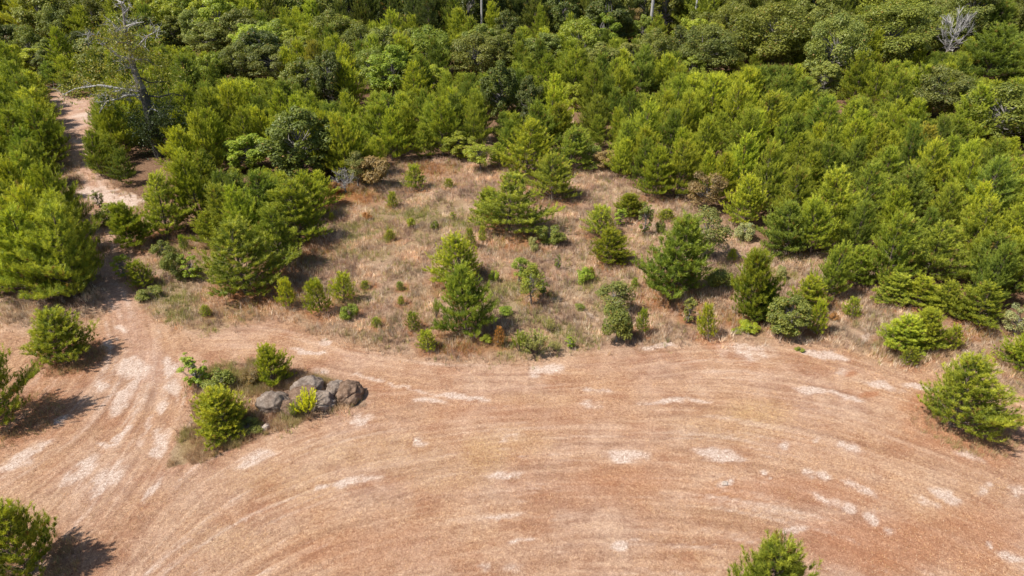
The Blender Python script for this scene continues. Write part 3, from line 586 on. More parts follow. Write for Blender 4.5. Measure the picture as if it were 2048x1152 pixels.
cols = np.where((u < wz * .75)[:, None], pick(rs, [(.34, .34, .08), (.42, .42, .11), (.24, .26, .08), (.46, .40, .15)], len(x)), cols)
cols = np.where((u > 1 - rz * .7)[:, None], pick(rs, [(.40, .18, .06), (.46, .24, .08)], len(x)), cols)
V, F, C = blades(x, y, 8, (.10, .50), .019, .65, cols, rs, .13)
a0x, a0y = scatter(rs, 60000, -20, 2, 20, 34); apx, apy, _ = project(a0x, a0y, 0 * a0x); kk = inside(apx, apy, ROCKS) & (fbm(a0x, a0y, .7, 98) > .47); a0x, a0y = a0x[kk], a0y[kk]
g0 = fbm(a0x, a0y, 1.1, 99, 2) > .52
ac = np.where(g0[:, None], pick(rs, [(.44, .36, .15), (.40, .36, .12), (.56, .42, .22)], len(a0x)), pick(rs, [(.50, .34, .20), (.62, .45, .26), (.42, .26, .15), (.66, .50, .32)], len(a0x)))
for r in H_:
    if r[6] == P and r[2] > 680 and r[2] < 1200:
        qx0, qy0 = ground(r[1], r[2] - .12 * r[4]); rad = r[4] * project(qx0, qy0, 0)[2] / FPX * .5; k_ = 420; aa = rs.rand(k_) * 6.283; rr_ = rad * (.35 + .85 * rs.rand(k_) ** .7)
        a0x = np.concatenate([a0x, qx0 + np.cos(aa) * rr_ + .15]); a0y = np.concatenate([a0y, qy0 + np.sin(aa) * rr_ * .9]); ac = np.concatenate([ac, pick(rs, [(.42, .25, .13), (.56, .40, .24), (.36, .22, .13), (.40, .34, .14)], k_)])
V2, F2, C2 = blades(a0x, a0y, 9, (.15, .42), .013, .7, ac, rs, .12); F = np.concatenate([F, F2 + len(V)]); V = np.concatenate([V, V2]); C = np.concatenate([C, C2])
tag(obj('dry_grass', mesh_np('dry_grass', V, F, {'tint': C}), M_grass), 'tall dry tan grass and weeds filling the unmown clearing', 'grass', kind='stuff')
x, y = scatter(rs, 420000, -32, 32, 13, 44); px, py, _ = project(x, y, 0 * x)
keep = ~(inside(px, py, ROUGH) | inside(px, py, ROCKS)) & (px > -80) & (px < 2130) & (py < 1230) & (fbm(x, y, .8, 93) * .6 + fbm(x, y, 4.0, 92) * .5 + .45 * rs.rand(len(x)) > .73) & (bare_f(px, py) < .4)
x, y, px, py = x[keep], y[keep], px[keep], py[keep]
cols = pick(rs, [(.70, .47, .28), (.52, .32, .19), (.76, .56, .38), (.40, .23, .14), (.62, .40, .20), (.30, .18, .11)], len(x))
cols = cols * (.7 + .7 * fbm(x, y, .5, 97, 3))[:, None]
V, F, C = blades(x, y, 5, (.03, .08), .014, 1.7, cols, rs, .10)
tag(obj('mown_straw', mesh_np('mown_straw', V, F, {'tint': C}), M_grass), 'short cut straw stubble lying over the mown pinkish field', 'straw', kind='stuff')
# ------------------------------------------------------------------ trees: prototypes
class Proto:
    def __init__(s, H, W, wood, crown, V=None, k=1.08):
        s.H, s.W, s.wood, s.crown, s.c = H, W, wood, crown, (0, 0)
        if V is not None:
            lo = np.percentile(V[:, :2], 2, axis=0); hi = np.percentile(V[:, :2], 98, axis=0); s.W = float((hi - lo).mean()) * k; s.c = tuple((lo + hi) / 2)
def pine_proto(seed, H, Rr, open_=0.0, clear=.03, tuftn=24, nl=(.13, .2), wd=.017, step=.26, twig=.15, up=1.25, sl=1.0):
    rs = np.random.RandomState(seed); T = Tubes(); bend = (rs.rand(2) - .5) * .12 * H
    def axis_pt(t): return np.array([bend[0] * t * t, bend[1] * t * t, H * t])
    ts = np.linspace(0, .985, 9); T.add([axis_pt(t) for t in ts], (.018 + .009 * H) * (1 - ts) ** .8 + .008, 7)
    P, A, Ln, D, TB = [], [], [], [], []
    z = H * clear + .1
    asym = rs.rand() * 6.28
    while z < H * .97:
        t = z / H; n = rs.randint(5, 8); a0 = rs.rand() * 6.28
        prof = min(1, .80 + 1.3 * t) * max(0, 1 - t ** 1.15) ** .80 * 1.08
        for k in range(n):
            if rs.rand() < open_: continue
            a = a0 + k * 6.283 / n + rs.randn() * .2
            Lb = Rr * prof * (.55 + .60 * rs.rand()) * (1 + .28 * math.cos(a - asym)) + .08
            el = math.radians(8 + 56 * t ** .85 + rs.randn() * 8)
            h = np.array([math.cos(a), math.sin(a), 0]); b0 = axis_pt(t)
            def bp(s): return b0 + h * Lb * s * math.cos(el) + np.array([0, 0, Lb * s * math.sin(el) + .22 * Lb * s * s])
            T.add([bp(s) for s in (0, .45, .95)], [.006 + .012 * Lb, .004 + .008 * Lb, .004], 4)
            m = max(2, int(Lb / twig))
            for s in np.linspace(.28, 1, m):
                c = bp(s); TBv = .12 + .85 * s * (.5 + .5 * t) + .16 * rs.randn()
                for q in (-1, 1):
                    if s > .97 and q > 0: continue
                    ta = a + q * (.5 + .6 * rs.rand()) * (1 if s < .97 else 0); l = (.10 + .30 * Lb * (1.15 - s)) * (.6 + .6 * rs.rand())
                    d = np.array([math.cos(ta), math.sin(ta), .35 + .5 * rs.rand()]); tip = c + d * l
                    P.append(tip); ax = d * .55 + np.array([0, 0, up]) + rs.randn(3) * .22; A.append(ax); Ln.append(sl * (.14 + .30 * rs.rand() ** 1.5))
                    TB.append(TBv); D.append(.8 if rs.rand() < .01 + .06 * (s < .45) else 0)
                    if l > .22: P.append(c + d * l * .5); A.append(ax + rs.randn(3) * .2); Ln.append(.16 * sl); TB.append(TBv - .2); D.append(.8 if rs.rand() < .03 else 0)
        z += step * (.8 + .4 * rs.rand()) * (1 - .25 * t)
    for k in range(5):
        P.append(axis_pt(.93 + .015 * k)); A.append(np.array([rs.randn() * .2, rs.randn() * .2, 1])); Ln.append(.25); TB.append(.8); D.append(0)
    P = np.array(P); A = unit(np.array(A)); V, F, C = needles(P, A, np.array(Ln), rs, tuftn, nl, wd, np.array(D), np.clip(np.array(TB), 0, 1))
    W = 2 * np.percentile(np.hypot(V[:, 0], V[:, 1]), 96)
    return Proto(V[:, 2].max(), W, T.mesh('pine_wood'), mesh_np('pine_crown', V, F, {'tint': C}), V, 1.20)
def leaf_proto(seed, H, Rr, nb=45, nl=11000, ls=.10, zc=.58, rz=.43, br=.27, droop=0., sparse=0., bare_=False, flat=1.0):
    rs = np.random.RandomState(seed); T = Tubes()
    th = rs.rand(nb) * 6.283; cz = rs.rand(nb) * 2 - .95; rr = (.45 + .5 * rs.rand(nb) ** .6)
    sz = np.sqrt(1 - np.clip(cz, -1, 1) ** 2)
    Cn = np.stack([np.cos(th) * sz * Rr * rr, np.sin(th) * sz * Rr * rr, H * zc + cz * rr * H * rz], -1)
    Cn[:, 2] = np.maximum(Cn[:, 2], H * .12); Br = Rr * br * (.6 + .8 * rs.rand(nb))
    tt = np.linspace(0, 1, 7); T.add(np.stack([.04 * H * np.sin(3 * tt + seed), .03 * H * np.sin(2.2 * tt + 2 * seed), H * .8 * tt], -1), (.02 + .018 * H) * (1 - .85 * tt), 8)
    for c in Cn:
        t0 = max(.08, min(.75, (c[2] / H) * .62)); b0 = np.array([.04 * H * math.sin(3 * t0 / .8 + seed), .03 * H * math.sin(2.2 * t0 / .8 + 2 * seed), H * t0])
        mid = (b0 + c) / 2 + np.array([0, 0, -.05 * H]) + rs.randn(3) * .04 * H
        T.add([b0, mid, c], [.006 * H + .008, .004 * H + .005, .004], 5)
        if bare_:
            for q in range(7):
                e = c + unit(rs.randn(3) + np.array([0, 0, .6])) * Rr * .35 * (.5 + rs.rand()); T.add([(mid + c) / 2, (c + e) / 2 + rs.randn(3) * .03, e], [.006 + .003 * H, .004 + .0018 * H, .004], 4)
    if bare_: 
        return Proto(H, 2 * Rr, T.mesh('bare_wood'), None)
    wgt = Br ** 2; bi = rs.choice(nb, nl, p=wgt / wgt.sum())
    d = unit(rs.randn(nl, 3) * np.array([1, 1, .9]) + np.array([0, 0, .25])); rad = Br[bi] * (.55 + .5 * rs.rand(nl) ** .5)
    # leaf clumps inside each blob so that it breaks up
    lump = vnoise(d[:, 0] * 3 + bi * 7.7, d[:, 1] * 3 + d[:, 2] * 2, 1, seed)
    P = Cn[bi] + d * (rad * (.78 + .5 * lump))[:, None] * np.array([1, 1, .75 * flat]); P[:, 2] -= droop * rs.rand(nl) * Rr
    if sparse: 
        k = rs.rand(nl) > sparse; P, d, bi, lump = P[k], d[k], bi[k], lump[k]
    P[:, 2] = np.maximum(P[:, 2], .05)
    Nn = unit(d * .8 + np.array([0, 0, .55]) + rs.randn(len(P), 3) * .45)
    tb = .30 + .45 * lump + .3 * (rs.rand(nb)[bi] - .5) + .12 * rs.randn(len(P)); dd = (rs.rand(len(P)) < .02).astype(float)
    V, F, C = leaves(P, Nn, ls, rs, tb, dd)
    W = 2 * np.percentile(np.hypot(V[:, 0], V[:, 1]), 96)
    return Proto(V[:, 2].max(), W, T.mesh('leaf_wood'), mesh_np('leaf_crown', V, F, {'tint': C}), V)
def fan_proto(seed, H, Rr):
    rs = np.random.RandomState(seed); T = Tubes(); P, A, Ln, TB = [], [], [], []
    for k in range(34):
        a = rs.rand() * 6.283; sp = rs.rand() ** .6 * Rr; h = H * (.7 + .3 * rs.rand()) * (1 - .25 * (sp / Rr) ** 2); h_ = np.array([math.cos(a) * sp, math.sin(a) * sp, 0])
        f = lambda u: h_ * (.12 + .88 * u ** .8) + np.array([0, 0, h * u])
        T.add([f(0), f(.5), f(1)], [.008, .006, .003], 4)
        for u in np.linspace(.45, 1, 8): P.append(f(u)); A.append(h_ * .6 + np.array([0, 0, 1]) + rs.randn(3) * .25); Ln.append(.08); TB.append(.2 + .7 * u)
    V, F, C = needles(np.array(P), unit(np.array(A)), np.array(Ln), rs, 16, (.05, .09), .014, None, np.array(TB))
    return Proto(V[:, 2].max(), 2 * np.percentile(np.hypot(V[:, 0], V[:, 1]), 96), T.mesh('fan_wood'), mesh_np('fan_crown', V, F, {'tint': C}))
PR = {
 'sapling': [pine_proto(10 + i, 1.9, .52, clear=.02, step=.20, twig=.13, nl=(.11, .17), wd=.015, tuftn=28, sl=.75) for i in range(4)],
 'pine': [pine_proto(20 + i, 3.9, 1.35, open_=.08, step=.26, twig=.16, tuftn=34, nl=(.14, .21), wd=.02) for i in range(8)],
 'bigpine': [pine_proto(30 + i, 6.0, 1.9, open_=.15, step=.37, twig=.22, tuftn=34, nl=(.16, .24), wd=.022, sl=1.5) for i in range(9)],
 'openpine': [pine_proto(40 + i, 4.0, 1.45, open_=.12, step=.26, twig=.15, tuftn=34, nl=(.15, .23), wd=.022, clear=.04) for i in range(3)],
 'tallpine': [pine_proto(50 + i, 16, 3.2, open_=.2, clear=.38, step=.75, twig=.5, tuftn=34, nl=(.3, .5), wd=.05) for i in range(3)],
 'oak': [leaf_proto(60 + i, 9, 4.0, nb=70, nl=26000, ls=.115, br=.22) for i in range(4)],
 'roundoak': [leaf_proto(70 + i, 6, 3.0, nb=90, nl=17000, ls=.10, br=.2, zc=.52, rz=.46) for i in range(2)],
 'broad': [leaf_proto(80 + i, 5, 1.9, nb=75, nl=15000, ls=.085, zc=.52, rz=.47, br=.2) for i in range(4)],
 'shrub': [leaf_proto(90 + i, 1.6, .9, nb=22, nl=5500, ls=.055, zc=.5, rz=.5, br=.34) for i in range(4)],
 'fan': [fan_proto(130 + i, 1.2, .45) for i in range(3)],
 'wispy': [leaf_proto(100 + i, 2.4, .85, nb=34, nl=5000, ls=.045, zc=.58, rz=.42, br=.26, sparse=.1) for i in range(3)],
 'spindly': [leaf_proto(110 + i, 1.6, .45, nb=40, nl=1700, ls=.042, zc=.55, rz=.5, br=.2) for i in range(3)],
 'baretree': [leaf_proto(120 + i, 8, 2.6, nb=36, bare_=True) for i in range(2)],
 'bareshrub': [leaf_proto(125, 1.6, .8, nb=22, bare_=True)],
}
# base colours (linear)
CL = {'tawny': (.36, .34, .06), 'bright': (.390, .440, .046), 'green': (.318, .372, .046), 'deep': (.212, .275, .042), 'yellow': (.33, .37, .035), 'lime': (.28, .37, .045), 'olive': (.225, .265, .060), 'dark': (.115, .145, .035), 'grey': (.225, .245, .065),
      'brown': (.30, .22, .10), 'orange': (.48, .27, .11), 'pale': (.34, .36, .15), 'rust': (.40, .22, .10), 'dusk': (.185, .21, .042)}
PINEK = {'fan', 'sapling', 'pine', 'bigpine', 'openpine', 'tallpine'}
rng = random.Random(4)
TREES = []        # name, root, image centre, label info
def jit(c, a=.14, r=None):
    r = r or rng; k = 1 + a * (r.random() * 2 - 1); return (c[0] * k * (1 + .10 * (r.random() - .5)), c[1] * k, c[2] * k * (1 + .3 * (r.random() - .5)), 1)
def make_tree(kind, x, y, h, wid, color, name, cat, label, group, wood=None, tilt=0, leaf=None):
    pr = rng.choice(PR[kind]); fx = wid / pr.W; fz = h / pr.H
    root = bpy.data.objects.new(name, None); COL.objects.link(root); root.empty_display_size = .2
    root.location = (x, y, float(hgt(x, y)) - .03); root.scale = (fx, fx * (.84 + .3 * rng.random()), fz)
    root.rotation_euler = (R(tilt * .3), R(tilt), rng.random() * 6.283) if tilt == 0 else (0, R(tilt), 0)
    if tilt == 0 and kind in PINEK: root.rotation_euler = (R(rng.gauss(0, 3)), R(rng.gauss(0, 3)), root.rotation_euler.z)
    off = root.rotation_euler.to_matrix() @ Vector((pr.c[0] * root.scale.x, pr.c[1] * root.scale.y, 0)); root.location.x -= off.x; root.location.y -= off.y
    tag(root, label, cat, group)
    wm = wood or (M_bark if kind in PINEK else M_bark_grey)
    if pr.wood.materials and pr.wood.materials[0] != wm:
        t = obj('trunk', pr.wood, None, root); t.material_slots[0].link = 'OBJECT'; t.material_slots[0].material = wm
    else: t = obj('trunk', pr.wood, wm, root)
    if pr.crown:
        c = obj('crown', pr.crown, M_needle if kind in PINEK else M_leaf, root); c.color = jit(CL[color] if isinstance(color, str) else color)
    return root
def px_size(bx, by, ty, wpx):
    x, y = ground(bx, by); top = on_plane(bx, ty, y); d = project(x, y, (top.z) / 2)[2]
    return x, y, top.z * 1.0, wpx * d / FPX
LAND = []      # landmarks for labels: (name, px, py)
HAND = []      # footprints of hand placed ones in the ground plane
def hand(kind, bx, by, ty, wpx, color, name, cat, label, group=None, land=None, **kw):
    if kind not in ('spindly', 'baretree', 'bareshrub', 'fan', 'wispy'): by = by - .12 * wpx * (1 if by > 320 else .6)
    x, y, h, wd = px_size(bx, by, ty, wpx)
    HAND.append((x, y, wd / 2)); 
    if land: LAND.append((land, bx, (by + ty) / 2))
    return make_tree(kind, x, y, h, wd, color, name, cat, label, group, **kw)
for r in H_:
    kind, bx, by, ty, wd, c, nm, cat, lab, grp = r[:10]
    kw = {}
    if kind in ('baretree', 'bareshrub'): kw['wood'] = M_bleach if bx == 1888 else M_dead
    if lab.startswith('leaning'): kw['tilt'] = -9
    hand(kind, bx, by, ty, wd, c, nm, cat, lab, grp, r[10] if len(r) > 10 else None, **kw)
LAND += [('half-dead tree', 265, 120), ('top left corner', 0, 0), ('top right corner', 2048, 0), ('dirt track', 160, 270), ('left edge pine', 30, 740)]
# ------------------------------------------------------------------ the tall half-dead tree
def big_tree():
    bx, by = 322, 312; X0, Y0 = ground(bx, by); root = bpy.data.objects.new('half_dead_tree', None); COL.objects.link(root); root.location = (X0, Y0, 0)
    tag(root, 'tall half-dead tree with dark trunk, bleached limbs and sparse yellowish leaves', 'tree')
    O = Vector((X0, Y0, 0)); r_ = np.random.RandomState(3)
    def q(px, py, dy=0):
        v = on_plane(px, py, Y0 + dy) - O; return np.array([v.x, v.y, v.z])
    def tub(name, mat, lst, sides=7):
        T = Tubes()
        for pts, rad in lst: T.add(pts, np.interp(np.linspace(0, 1, len(pts)), np.linspace(0, 1, len(rad)), rad), sides)
        return obj(name, T.mesh(name), mat, root)
    tub('trunk', M_bark_dark, [([q(322, 312), q(312, 285), q(300, 235), q(290, 195), q(284, 178)], [.52, .44, .38, .34, .31]), ([q(318, 290), q(332, 250, .3), q(345, 225, .6)], [.14, .08, .04]), ([q(316, 300), q(298, 268, -.5), q(285, 245, -.8)], [.12, .07, .03])], 12)
    tub('upper_trunk', M_bark_grey, [([q(284, 178), q(278, 165), q(270, 145), q(266, 130), q(262, 105), q(256, 75), q(250, 50), q(246, 20), q(243, 4)], [.31, .29, .26, .23, .18, .14, .10, .07, .04])], 10)
    limbs = [[(284, 182), (272, 172), (262, 175), (240, 182), (215, 186), (185, 192)], [(280, 190), (255, 190), (235, 198), (215, 205), (200, 228)], [(286, 200), (262, 185), (235, 192), (182, 188)], [(262, 105), (275, 90), (292, 75), (312, 65), (320, 60)], [(266, 135), (256, 136), (250, 132)],
             [(258, 90), (240, 85), (228, 72), (222, 60)], [(262, 120), (235, 108), (205, 88), (190, 72), (172, 55)], [(300, 215), (318, 222), (330, 238), (345, 242)], [(247, 30), (258, 20), (262, 8)], [(252, 55), (268, 50), (290, 42)], [(246, 8), (238, 2), (232, -2)],
             [(292, 190), (320, 195), (345, 188), (370, 195)], [(262, 110), (272, 118), (290, 116), (300, 122)], [(285, 185), (250, 180), (200, 172), (150, 178), (125, 190)], [(270, 150), (300, 165), (340, 160)], [(254, 70), (245, 62), (232, 50), (218, 44)]]
    tips = []
    for k, L in enumerate(limbs):
        dep = (r_.rand() - .5) * 3.0; pts = [q(px + r_.randn() * 1.5, py + r_.randn() * 1.5, dep * i / len(L)) for i, (px, py) in enumerate(L)]
        rad0 = .15 if k in (0, 1, 2, 6, 13) else .10
        lst = [(pts, [rad0, rad0 * .6, .022])]
        for i in range(1, len(pts)):
            for s in range(5):
                b = pts[i - 1] + (pts[i] - pts[i - 1]) * r_.rand(); e = b + unit(r_.randn(3) + np.array([-.2, 0, .5])) * (.5 + 1.0 * r_.rand()); m = (b + e) / 2 + r_.randn(3) * .12
                lst.append(([b, m, e], [.022, .014, .006])); tips += [m, e]
                for s2 in range(2):
                    e2 = m + unit(r_.randn(3)) * (.3 + .4 * r_.rand()); lst.append(([m, (m + e2) / 2 + r_.randn(3) * .05, e2], [.014, .01, .005])); tips.append(e2)
        tub('limb', M_dead if k not in (11, 14) else M_bark_dark, lst, 5)
    tips = np.array(tips)
    # sparse leaves, thicker on the left half
    ctr = np.array([q(px, py, (r_.rand() - .5) * 4) for px, py in [(240, 60), (222, 75), (210, 50), (255, 80), (235, 95), (205, 110), (190, 130), (215, 140), (180, 155), (160, 165), (200, 165), (232, 160), (215, 185), (250, 175), (300, 120), (315, 140), (295, 165), (320, 175), (345, 150), (300, 90), (190, 95), (150, 180), (170, 185), (285, 60), (270, 100), (310, 110), (255, 115), (232, 120)]])
    a = np.concatenate([ctr[r_.randint(0, len(ctr), 12000)] + r_.randn(12000, 3) * np.array([.75, .9, .45]), tips[r_.randint(0, len(tips), 1500)] + r_.randn(1500, 3) * .18])
    lump = vnoise(a[:, 0] * 2.4, a[:, 2] * 2.4 + a[:, 1], 1, 9); a = a[lump > .50]
    V, F, C = leaves(a, unit(r_.randn(len(a), 3) + np.array([0, 0, .8])), .085, r_, r_.rand(len(a)), (r_.rand(len(a)) < .06) * 1.)
    c = obj('leaves', mesh_np('sparse_leaves', V, F, {'tint': C}), M_leaf, root); c.color = (.30, .30, .06, 1)
    ctr = np.array([q(px, py, (r_.rand() - .6) * 2) for px, py in [(318, 290), (330, 270), (345, 255), (300, 270), (308, 240), (325, 235), (345, 228), (290, 260), (335, 295), (300, 300), (280, 285), (318, 215), (355, 275), (275, 235), (360, 240)]])
    a = ctr[r_.randint(0, len(ctr), 9000)] + r_.randn(9000, 3) * np.array([.5, .55, .45]); a = a[a[:, 2] > .1]
    V, F, C = leaves(a, unit(r_.randn(len(a), 3) + np.array([0, 0, .8])), .08, r_, r_.rand(len(a)))
    c = obj('ivy', mesh_np('ivy', V, F, {'tint': C}), M_leaf, root); c.color = (.06, .085, .028, 1); c['label'] = 'dark leafy growth round the lower trunk'
    HAND.append((X0, Y0, 1.6))
big_tree()
# ------------------------------------------------------------------ the stands: scattered young pines with broadleaf trees between
cand = []; r2 = random.Random(12)
def poisson(poly, spf, tries, bounds):
    (x0, x1, y0, y1) = bounds; cell = {}; out = []
    for _ in range(tries):
        x = r2.uniform(x0, x1); y = r2.uniform(y0, y1); s = spf(x, y); k = (int(x // 6), int(y // 6)); ok = True
        for a in range(-1, 2):
            for b in range(-1, 2):
                for (u, v, q) in cell.get((k[0] + a, k[1] + b), ()):
                    if (u - x) ** 2 + (v - y) ** 2 < (min(s, q)) ** 2: ok = False; break
                if not ok: break
            if not ok: break
        if not ok: continue
        px, py, _ = project(x, y, 0)
        if not poly(px, py): continue
        cell.setdefault(k, []).append((x, y, s)); out.append((x, y, px, py))
    return out
def in_stand(px, py):
    a = np.array([px]); b = np.array([py])
    if not (inside(a, b, STAND_L)[0] or inside(a, b, STAND_M)[0]): return False
    for L, wd in GAPS:
        if polydist(a, b, L)[0] < wd: return False
    return True
def spf(x, y): return 1.9 + max(0, y - 40) * .012
pts = poisson(in_stand, spf, 80000, (-95, 110, 30, 112))
def clear_hand(x, y, m=.75):
    for a, b, r in HAND:
        if (a - x) ** 2 + (b - y) ** 2 < (r * .5 + .6) ** 2: return False
    return True
auto = []
BACK = [(r[1], r[2], r[3], r[4]) for r in H_ if r[2] < 375 and r[4] > 35]
for x, y, px, py in pts:
    if not clear_hand(x, y): continue
    if abs(px - 315) < 36 and 290 < py < 440: continue
    left = px < 200 and py > 150
    u = r2.random(); zone = float(fbm(np.array([x]), np.array([y]), 16, 101, 2)[0])
    edge = 1.0
    if left: h = r2.uniform(4.2, 6.3); kind = 'bigpine'; wd = h * r2.uniform(.55, .68); col = r2.choice(['green', 'green', 'deep', 'green', 'bright'])
    else:
        h = (3.2 + 1.9 * zone + max(0, y - 45) * .011) * r2.uniform(.72, 1.3)
        if px > 1700 and py < 300: h *= 1.15
        kind = 'bigpine' if h > 3.9 else 'pine'; wd = h * r2.uniform(.50, .68); col = r2.choice(['green', 'green', 'bright', 'bright', 'deep', 'green', 'bright', 'yellow' if r2.random() < .5 else 'green'])
        if r2.random() < .02: col = 'tawny'
        pb = .04 + (.20 if (py < 160) else 0) + (.15 if px < 650 and py < 220 else 0)
        if u < pb and py < 260:
            kind = r2.choice(['broad', 'broad', 'roundoak']) if py < 200 else 'broad'; wd = h * r2.uniform(.75, .95)
            col = r2.choice(['olive', 'grey', 'green', 'dusk', 'dark', 'green', 'olive', 'deep'])
    for bx_, by_, ty_, w_ in BACK:
        if abs(px - bx_) < w_ * .5 and py > by_:
            cap = on_plane(px, by_ - .22 * (by_ - ty_), y).z
            if h > cap: h = max(cap, .1); kind = 'bigpine' if h > 3 else 'pine'; wd = h * .78; col = r2.choice(['green', 'bright', 'deep'])
    if h < 1.3: continue
    if px < 75 and py < 98: continue
    auto.append((x, y, h, wd, kind, col, px, py))
# low scrub and saplings at the foot of the stand edges is in H_; tall forest behind everything
def in_forest(px, py): return 18 < py < 104 and not (px < 75 and 66 < py)
for x, y, px, py in poisson(in_forest, lambda x, y: 3.3, 20000, (-150, 170, 100, 165)):
    if not clear_hand(x, y): continue
    u = r2.random(); wood = 640 < px < 1340; f = (104 - py) / 86      # 0 at the front of the wood, 1 far back
    if any(abs(px - q_) < 9 and py > 60 for q_ in (1297, 1252, 964, 1382)): continue
    if px < 640: h = r2.uniform(4.5, 8) + 5 * f; kind = r2.choice(['roundoak', 'broad', 'bigpine', 'bigpine']); wd = h * r2.uniform(.6, .8); col = r2.choice(['olive', 'green', 'green', 'dusk', 'deep', 'bright'])
    elif wood:
        h = r2.uniform(4.5, 8) + (9 * f if u < .6 else 2); kind = r2.choice(['bigpine', 'broad', 'bigpine', 'broad', 'roundoak']) if h < 10 else r2.choice(['tallpine', 'oak', 'broad']); wd = h * r2.uniform(.42, .7); col = r2.choice(['dark', 'dusk', 'deep', 'dark', 'deep', 'dusk', 'dark'])
    else: h = r2.uniform(7, 10) + 5 * f; kind = 'oak' if u < .55 else r2.choice(['broad', 'bigpine']); wd = h * r2.uniform(.55, .8); col = r2.choice(['olive', 'green', 'dusk', 'dusk', 'deep'])
    auto.append((x, y, h, wd, kind, col, px, py))
# what each one would show in the photograph
ORD = ['nearest', 'second', 'third', 'fourth', 'fifth', 'sixth', 'seventh', 'eighth', 'ninth', 'tenth', 'eleventh', 'twelfth', 'thirteenth', 'fourteenth', 'fifteenth', 'sixteenth', 'seventeenth', 'eighteenth', 'nineteenth', 'twentieth']
ORD += [a + '-' + b for a in ('twenty', 'thirty', 'forty', 'fifty') for b in ('first', 'second', 'third', 'fourth', 'fifth', 'sixth', 'seventh', 'eighth', 'ninth')]
CW = {'tawny': 'tawny brown-green', 'bright': 'bright green', 'green': 'green', 'deep': 'deep green', 'yellow': 'yellow-green', 'lime': 'lime green', 'olive': 'olive green', 'dark': 'dark green', 'grey': 'grey-green', 'pale': 'pale', 'dusk': 'dusky green'}
ind, rest = [], []
for a in auto:
    x, y, h, wd, kind, col, px, py = a
    cx, cy, d = project(x, y, h * .6); tx, ty, _ = project(x, y, h)
    vis = -40 < cx < 2088 and cy > -15 and ty < 1152 and (py > 0)
    (ind if vis else rest).append((FPX * h / d, cx, cy, a))
pines = sorted([t for t in ind if t[3][4] in PINEK], key=lambda t: -t[0]); oth = [t for t in ind if t[3][4] not in PINEK]
nh = sum(1 for r in H_ if r[6] == P)
ind2 = pines[:298 - nh] + oth; rest += pines[298 - nh:]
b = {}
for t in ind2:
    _, cx, cy, a = t; ln = min(LAND, key=lambda l: (l[1] - cx) ** 2 + 1.6 * (l[2] - cy) ** 2); dx, dy = cx - ln[1], cy - ln[2]
    q = ('right of' if dx > 0 else 'left of') if abs(dx) > abs(dy) else ('in front of' if dy > 0 else 'behind')
    if 'corner' in ln[0]: q = 'inward from'
    k = 'pine' if a[4] in PINEK else 'leafy tree'
    b.setdefault((k, ln[0], q), []).append((dx * dx + dy * dy, t))
for (k, ln, q), L in b.items():
    L.sort(key=lambda t: t[0])
    for i, (_, t) in enumerate(L):
        x, y, h, wd, kind, col, px, py = t[3]
        lab = f'{CW[col]} {k}, {ORD[i]} {q} the {ln}'
        nm = 'pine_tree' if k == 'pine' else 'broadleaf_tree'
        make_tree(kind, x, y, h, wd, col, nm, 'pine' if k == 'pine' else 'tree', lab, 'young pines of the dense stand' if k == 'pine' else 'leafy trees mixed into the stand and far wood')
print('individual trees', len(ind2) + len(H_), 'rest', len(rest), 'pines', len(pines))
# the rest of the wood: one object, geometry-node instances
def wood_stuff(name, label, items, kinds, colour):
    pc = bpy.data.collections.new(name + '_kinds'); k0 = []
    for i, (kd, j) in enumerate(kinds):
        pr = PR[kd][j]; me = pr.crown; o = bpy.data.objects.new('crown_%02d' % i, me); o.color = (*colour[i], 1); pc.objects.link(o); k0.append(pr)
        me = me.copy(); me.materials.clear(); o.data = me
        me.materials.append(foliage('far_crown_%s' % kd, .5, .3, const=colour[i]))
    me = bpy.data.meshes.new(name); me.vertices.add(len(items)); co = []; idx = []; scl = []; rot = []
    for (x, y, h, wd, ki) in items:
        pr = k0[ki]; co += [x, y, float(hgt(x, y))]; idx.append(ki); f = wd / pr.W; scl += [f, f, h / pr.H]; rot += [0, 0, r2.random() * 6.28]
    me.vertices.foreach_set('co', co)
    a = me.attributes.new('idx', 'INT', 'POINT'); a.data.foreach_set('value', idx)
    a = me.attributes.new('scl', 'FLOAT_VECTOR', 'POINT'); a.data.foreach_set('vector', scl)
    a = me.attributes.new('rot', 'FLOAT_VECTOR', 'POINT'); a.data.foreach_set('vector', rot)
    o = obj(name, me); tag(o, label, 'woodland', kind='stuff')
    g = bpy.data.node_groups.new(name, 'GeometryNodeTree'); g.interface.new_socket('Geometry', in_out='INPUT', socket_type='NodeSocketGeometry'); g.interface.new_socket('Geometry', in_out='OUTPUT', socket_type='NodeSocketGeometry')
    gi = g.nodes.new('NodeGroupInput'); go = g.nodes.new('NodeGroupOutput'); ci = g.nodes.new('GeometryNodeCollectionInfo'); ci.inputs[0].default_value = pc; ci.inputs[1].default_value = True; ci.inputs[2].default_value = True
    ip = g.nodes.new('GeometryNodeInstanceOnPoints'); ip.inputs['Pick Instance'].default_value = True
    def na(nm, ty):
        n = g.nodes.new('GeometryNodeInputNamedAttribute'); n.data_type = ty; n.inputs[0].default_value = nm; return n.outputs[0]
    L = g.links; L.new(gi.outputs[0], ip.inputs['Points']); L.new(ci.outputs[0], ip.inputs['Instance']); L.new(na('idx', 'INT'), ip.inputs['Instance Index'])
    e = g.nodes.new('FunctionNodeEulerToRotation'); L.new(na('rot', 'FLOAT_VECTOR'), e.inputs[0]); L.new(e.outputs[0], ip.inputs['Rotation']); L.new(na('scl', 'FLOAT_VECTOR'), ip.inputs['Scale']); L.new(ip.outputs[0], go.inputs[0])
    md = o.modifiers.new('wood', 'NODES'); md.node_group = g
kinds = [('bigpine', 0), ('bigpine', 1), ('bigpine', 2), ('bigpine', 3), ('oak', 0), ('oak', 1)]
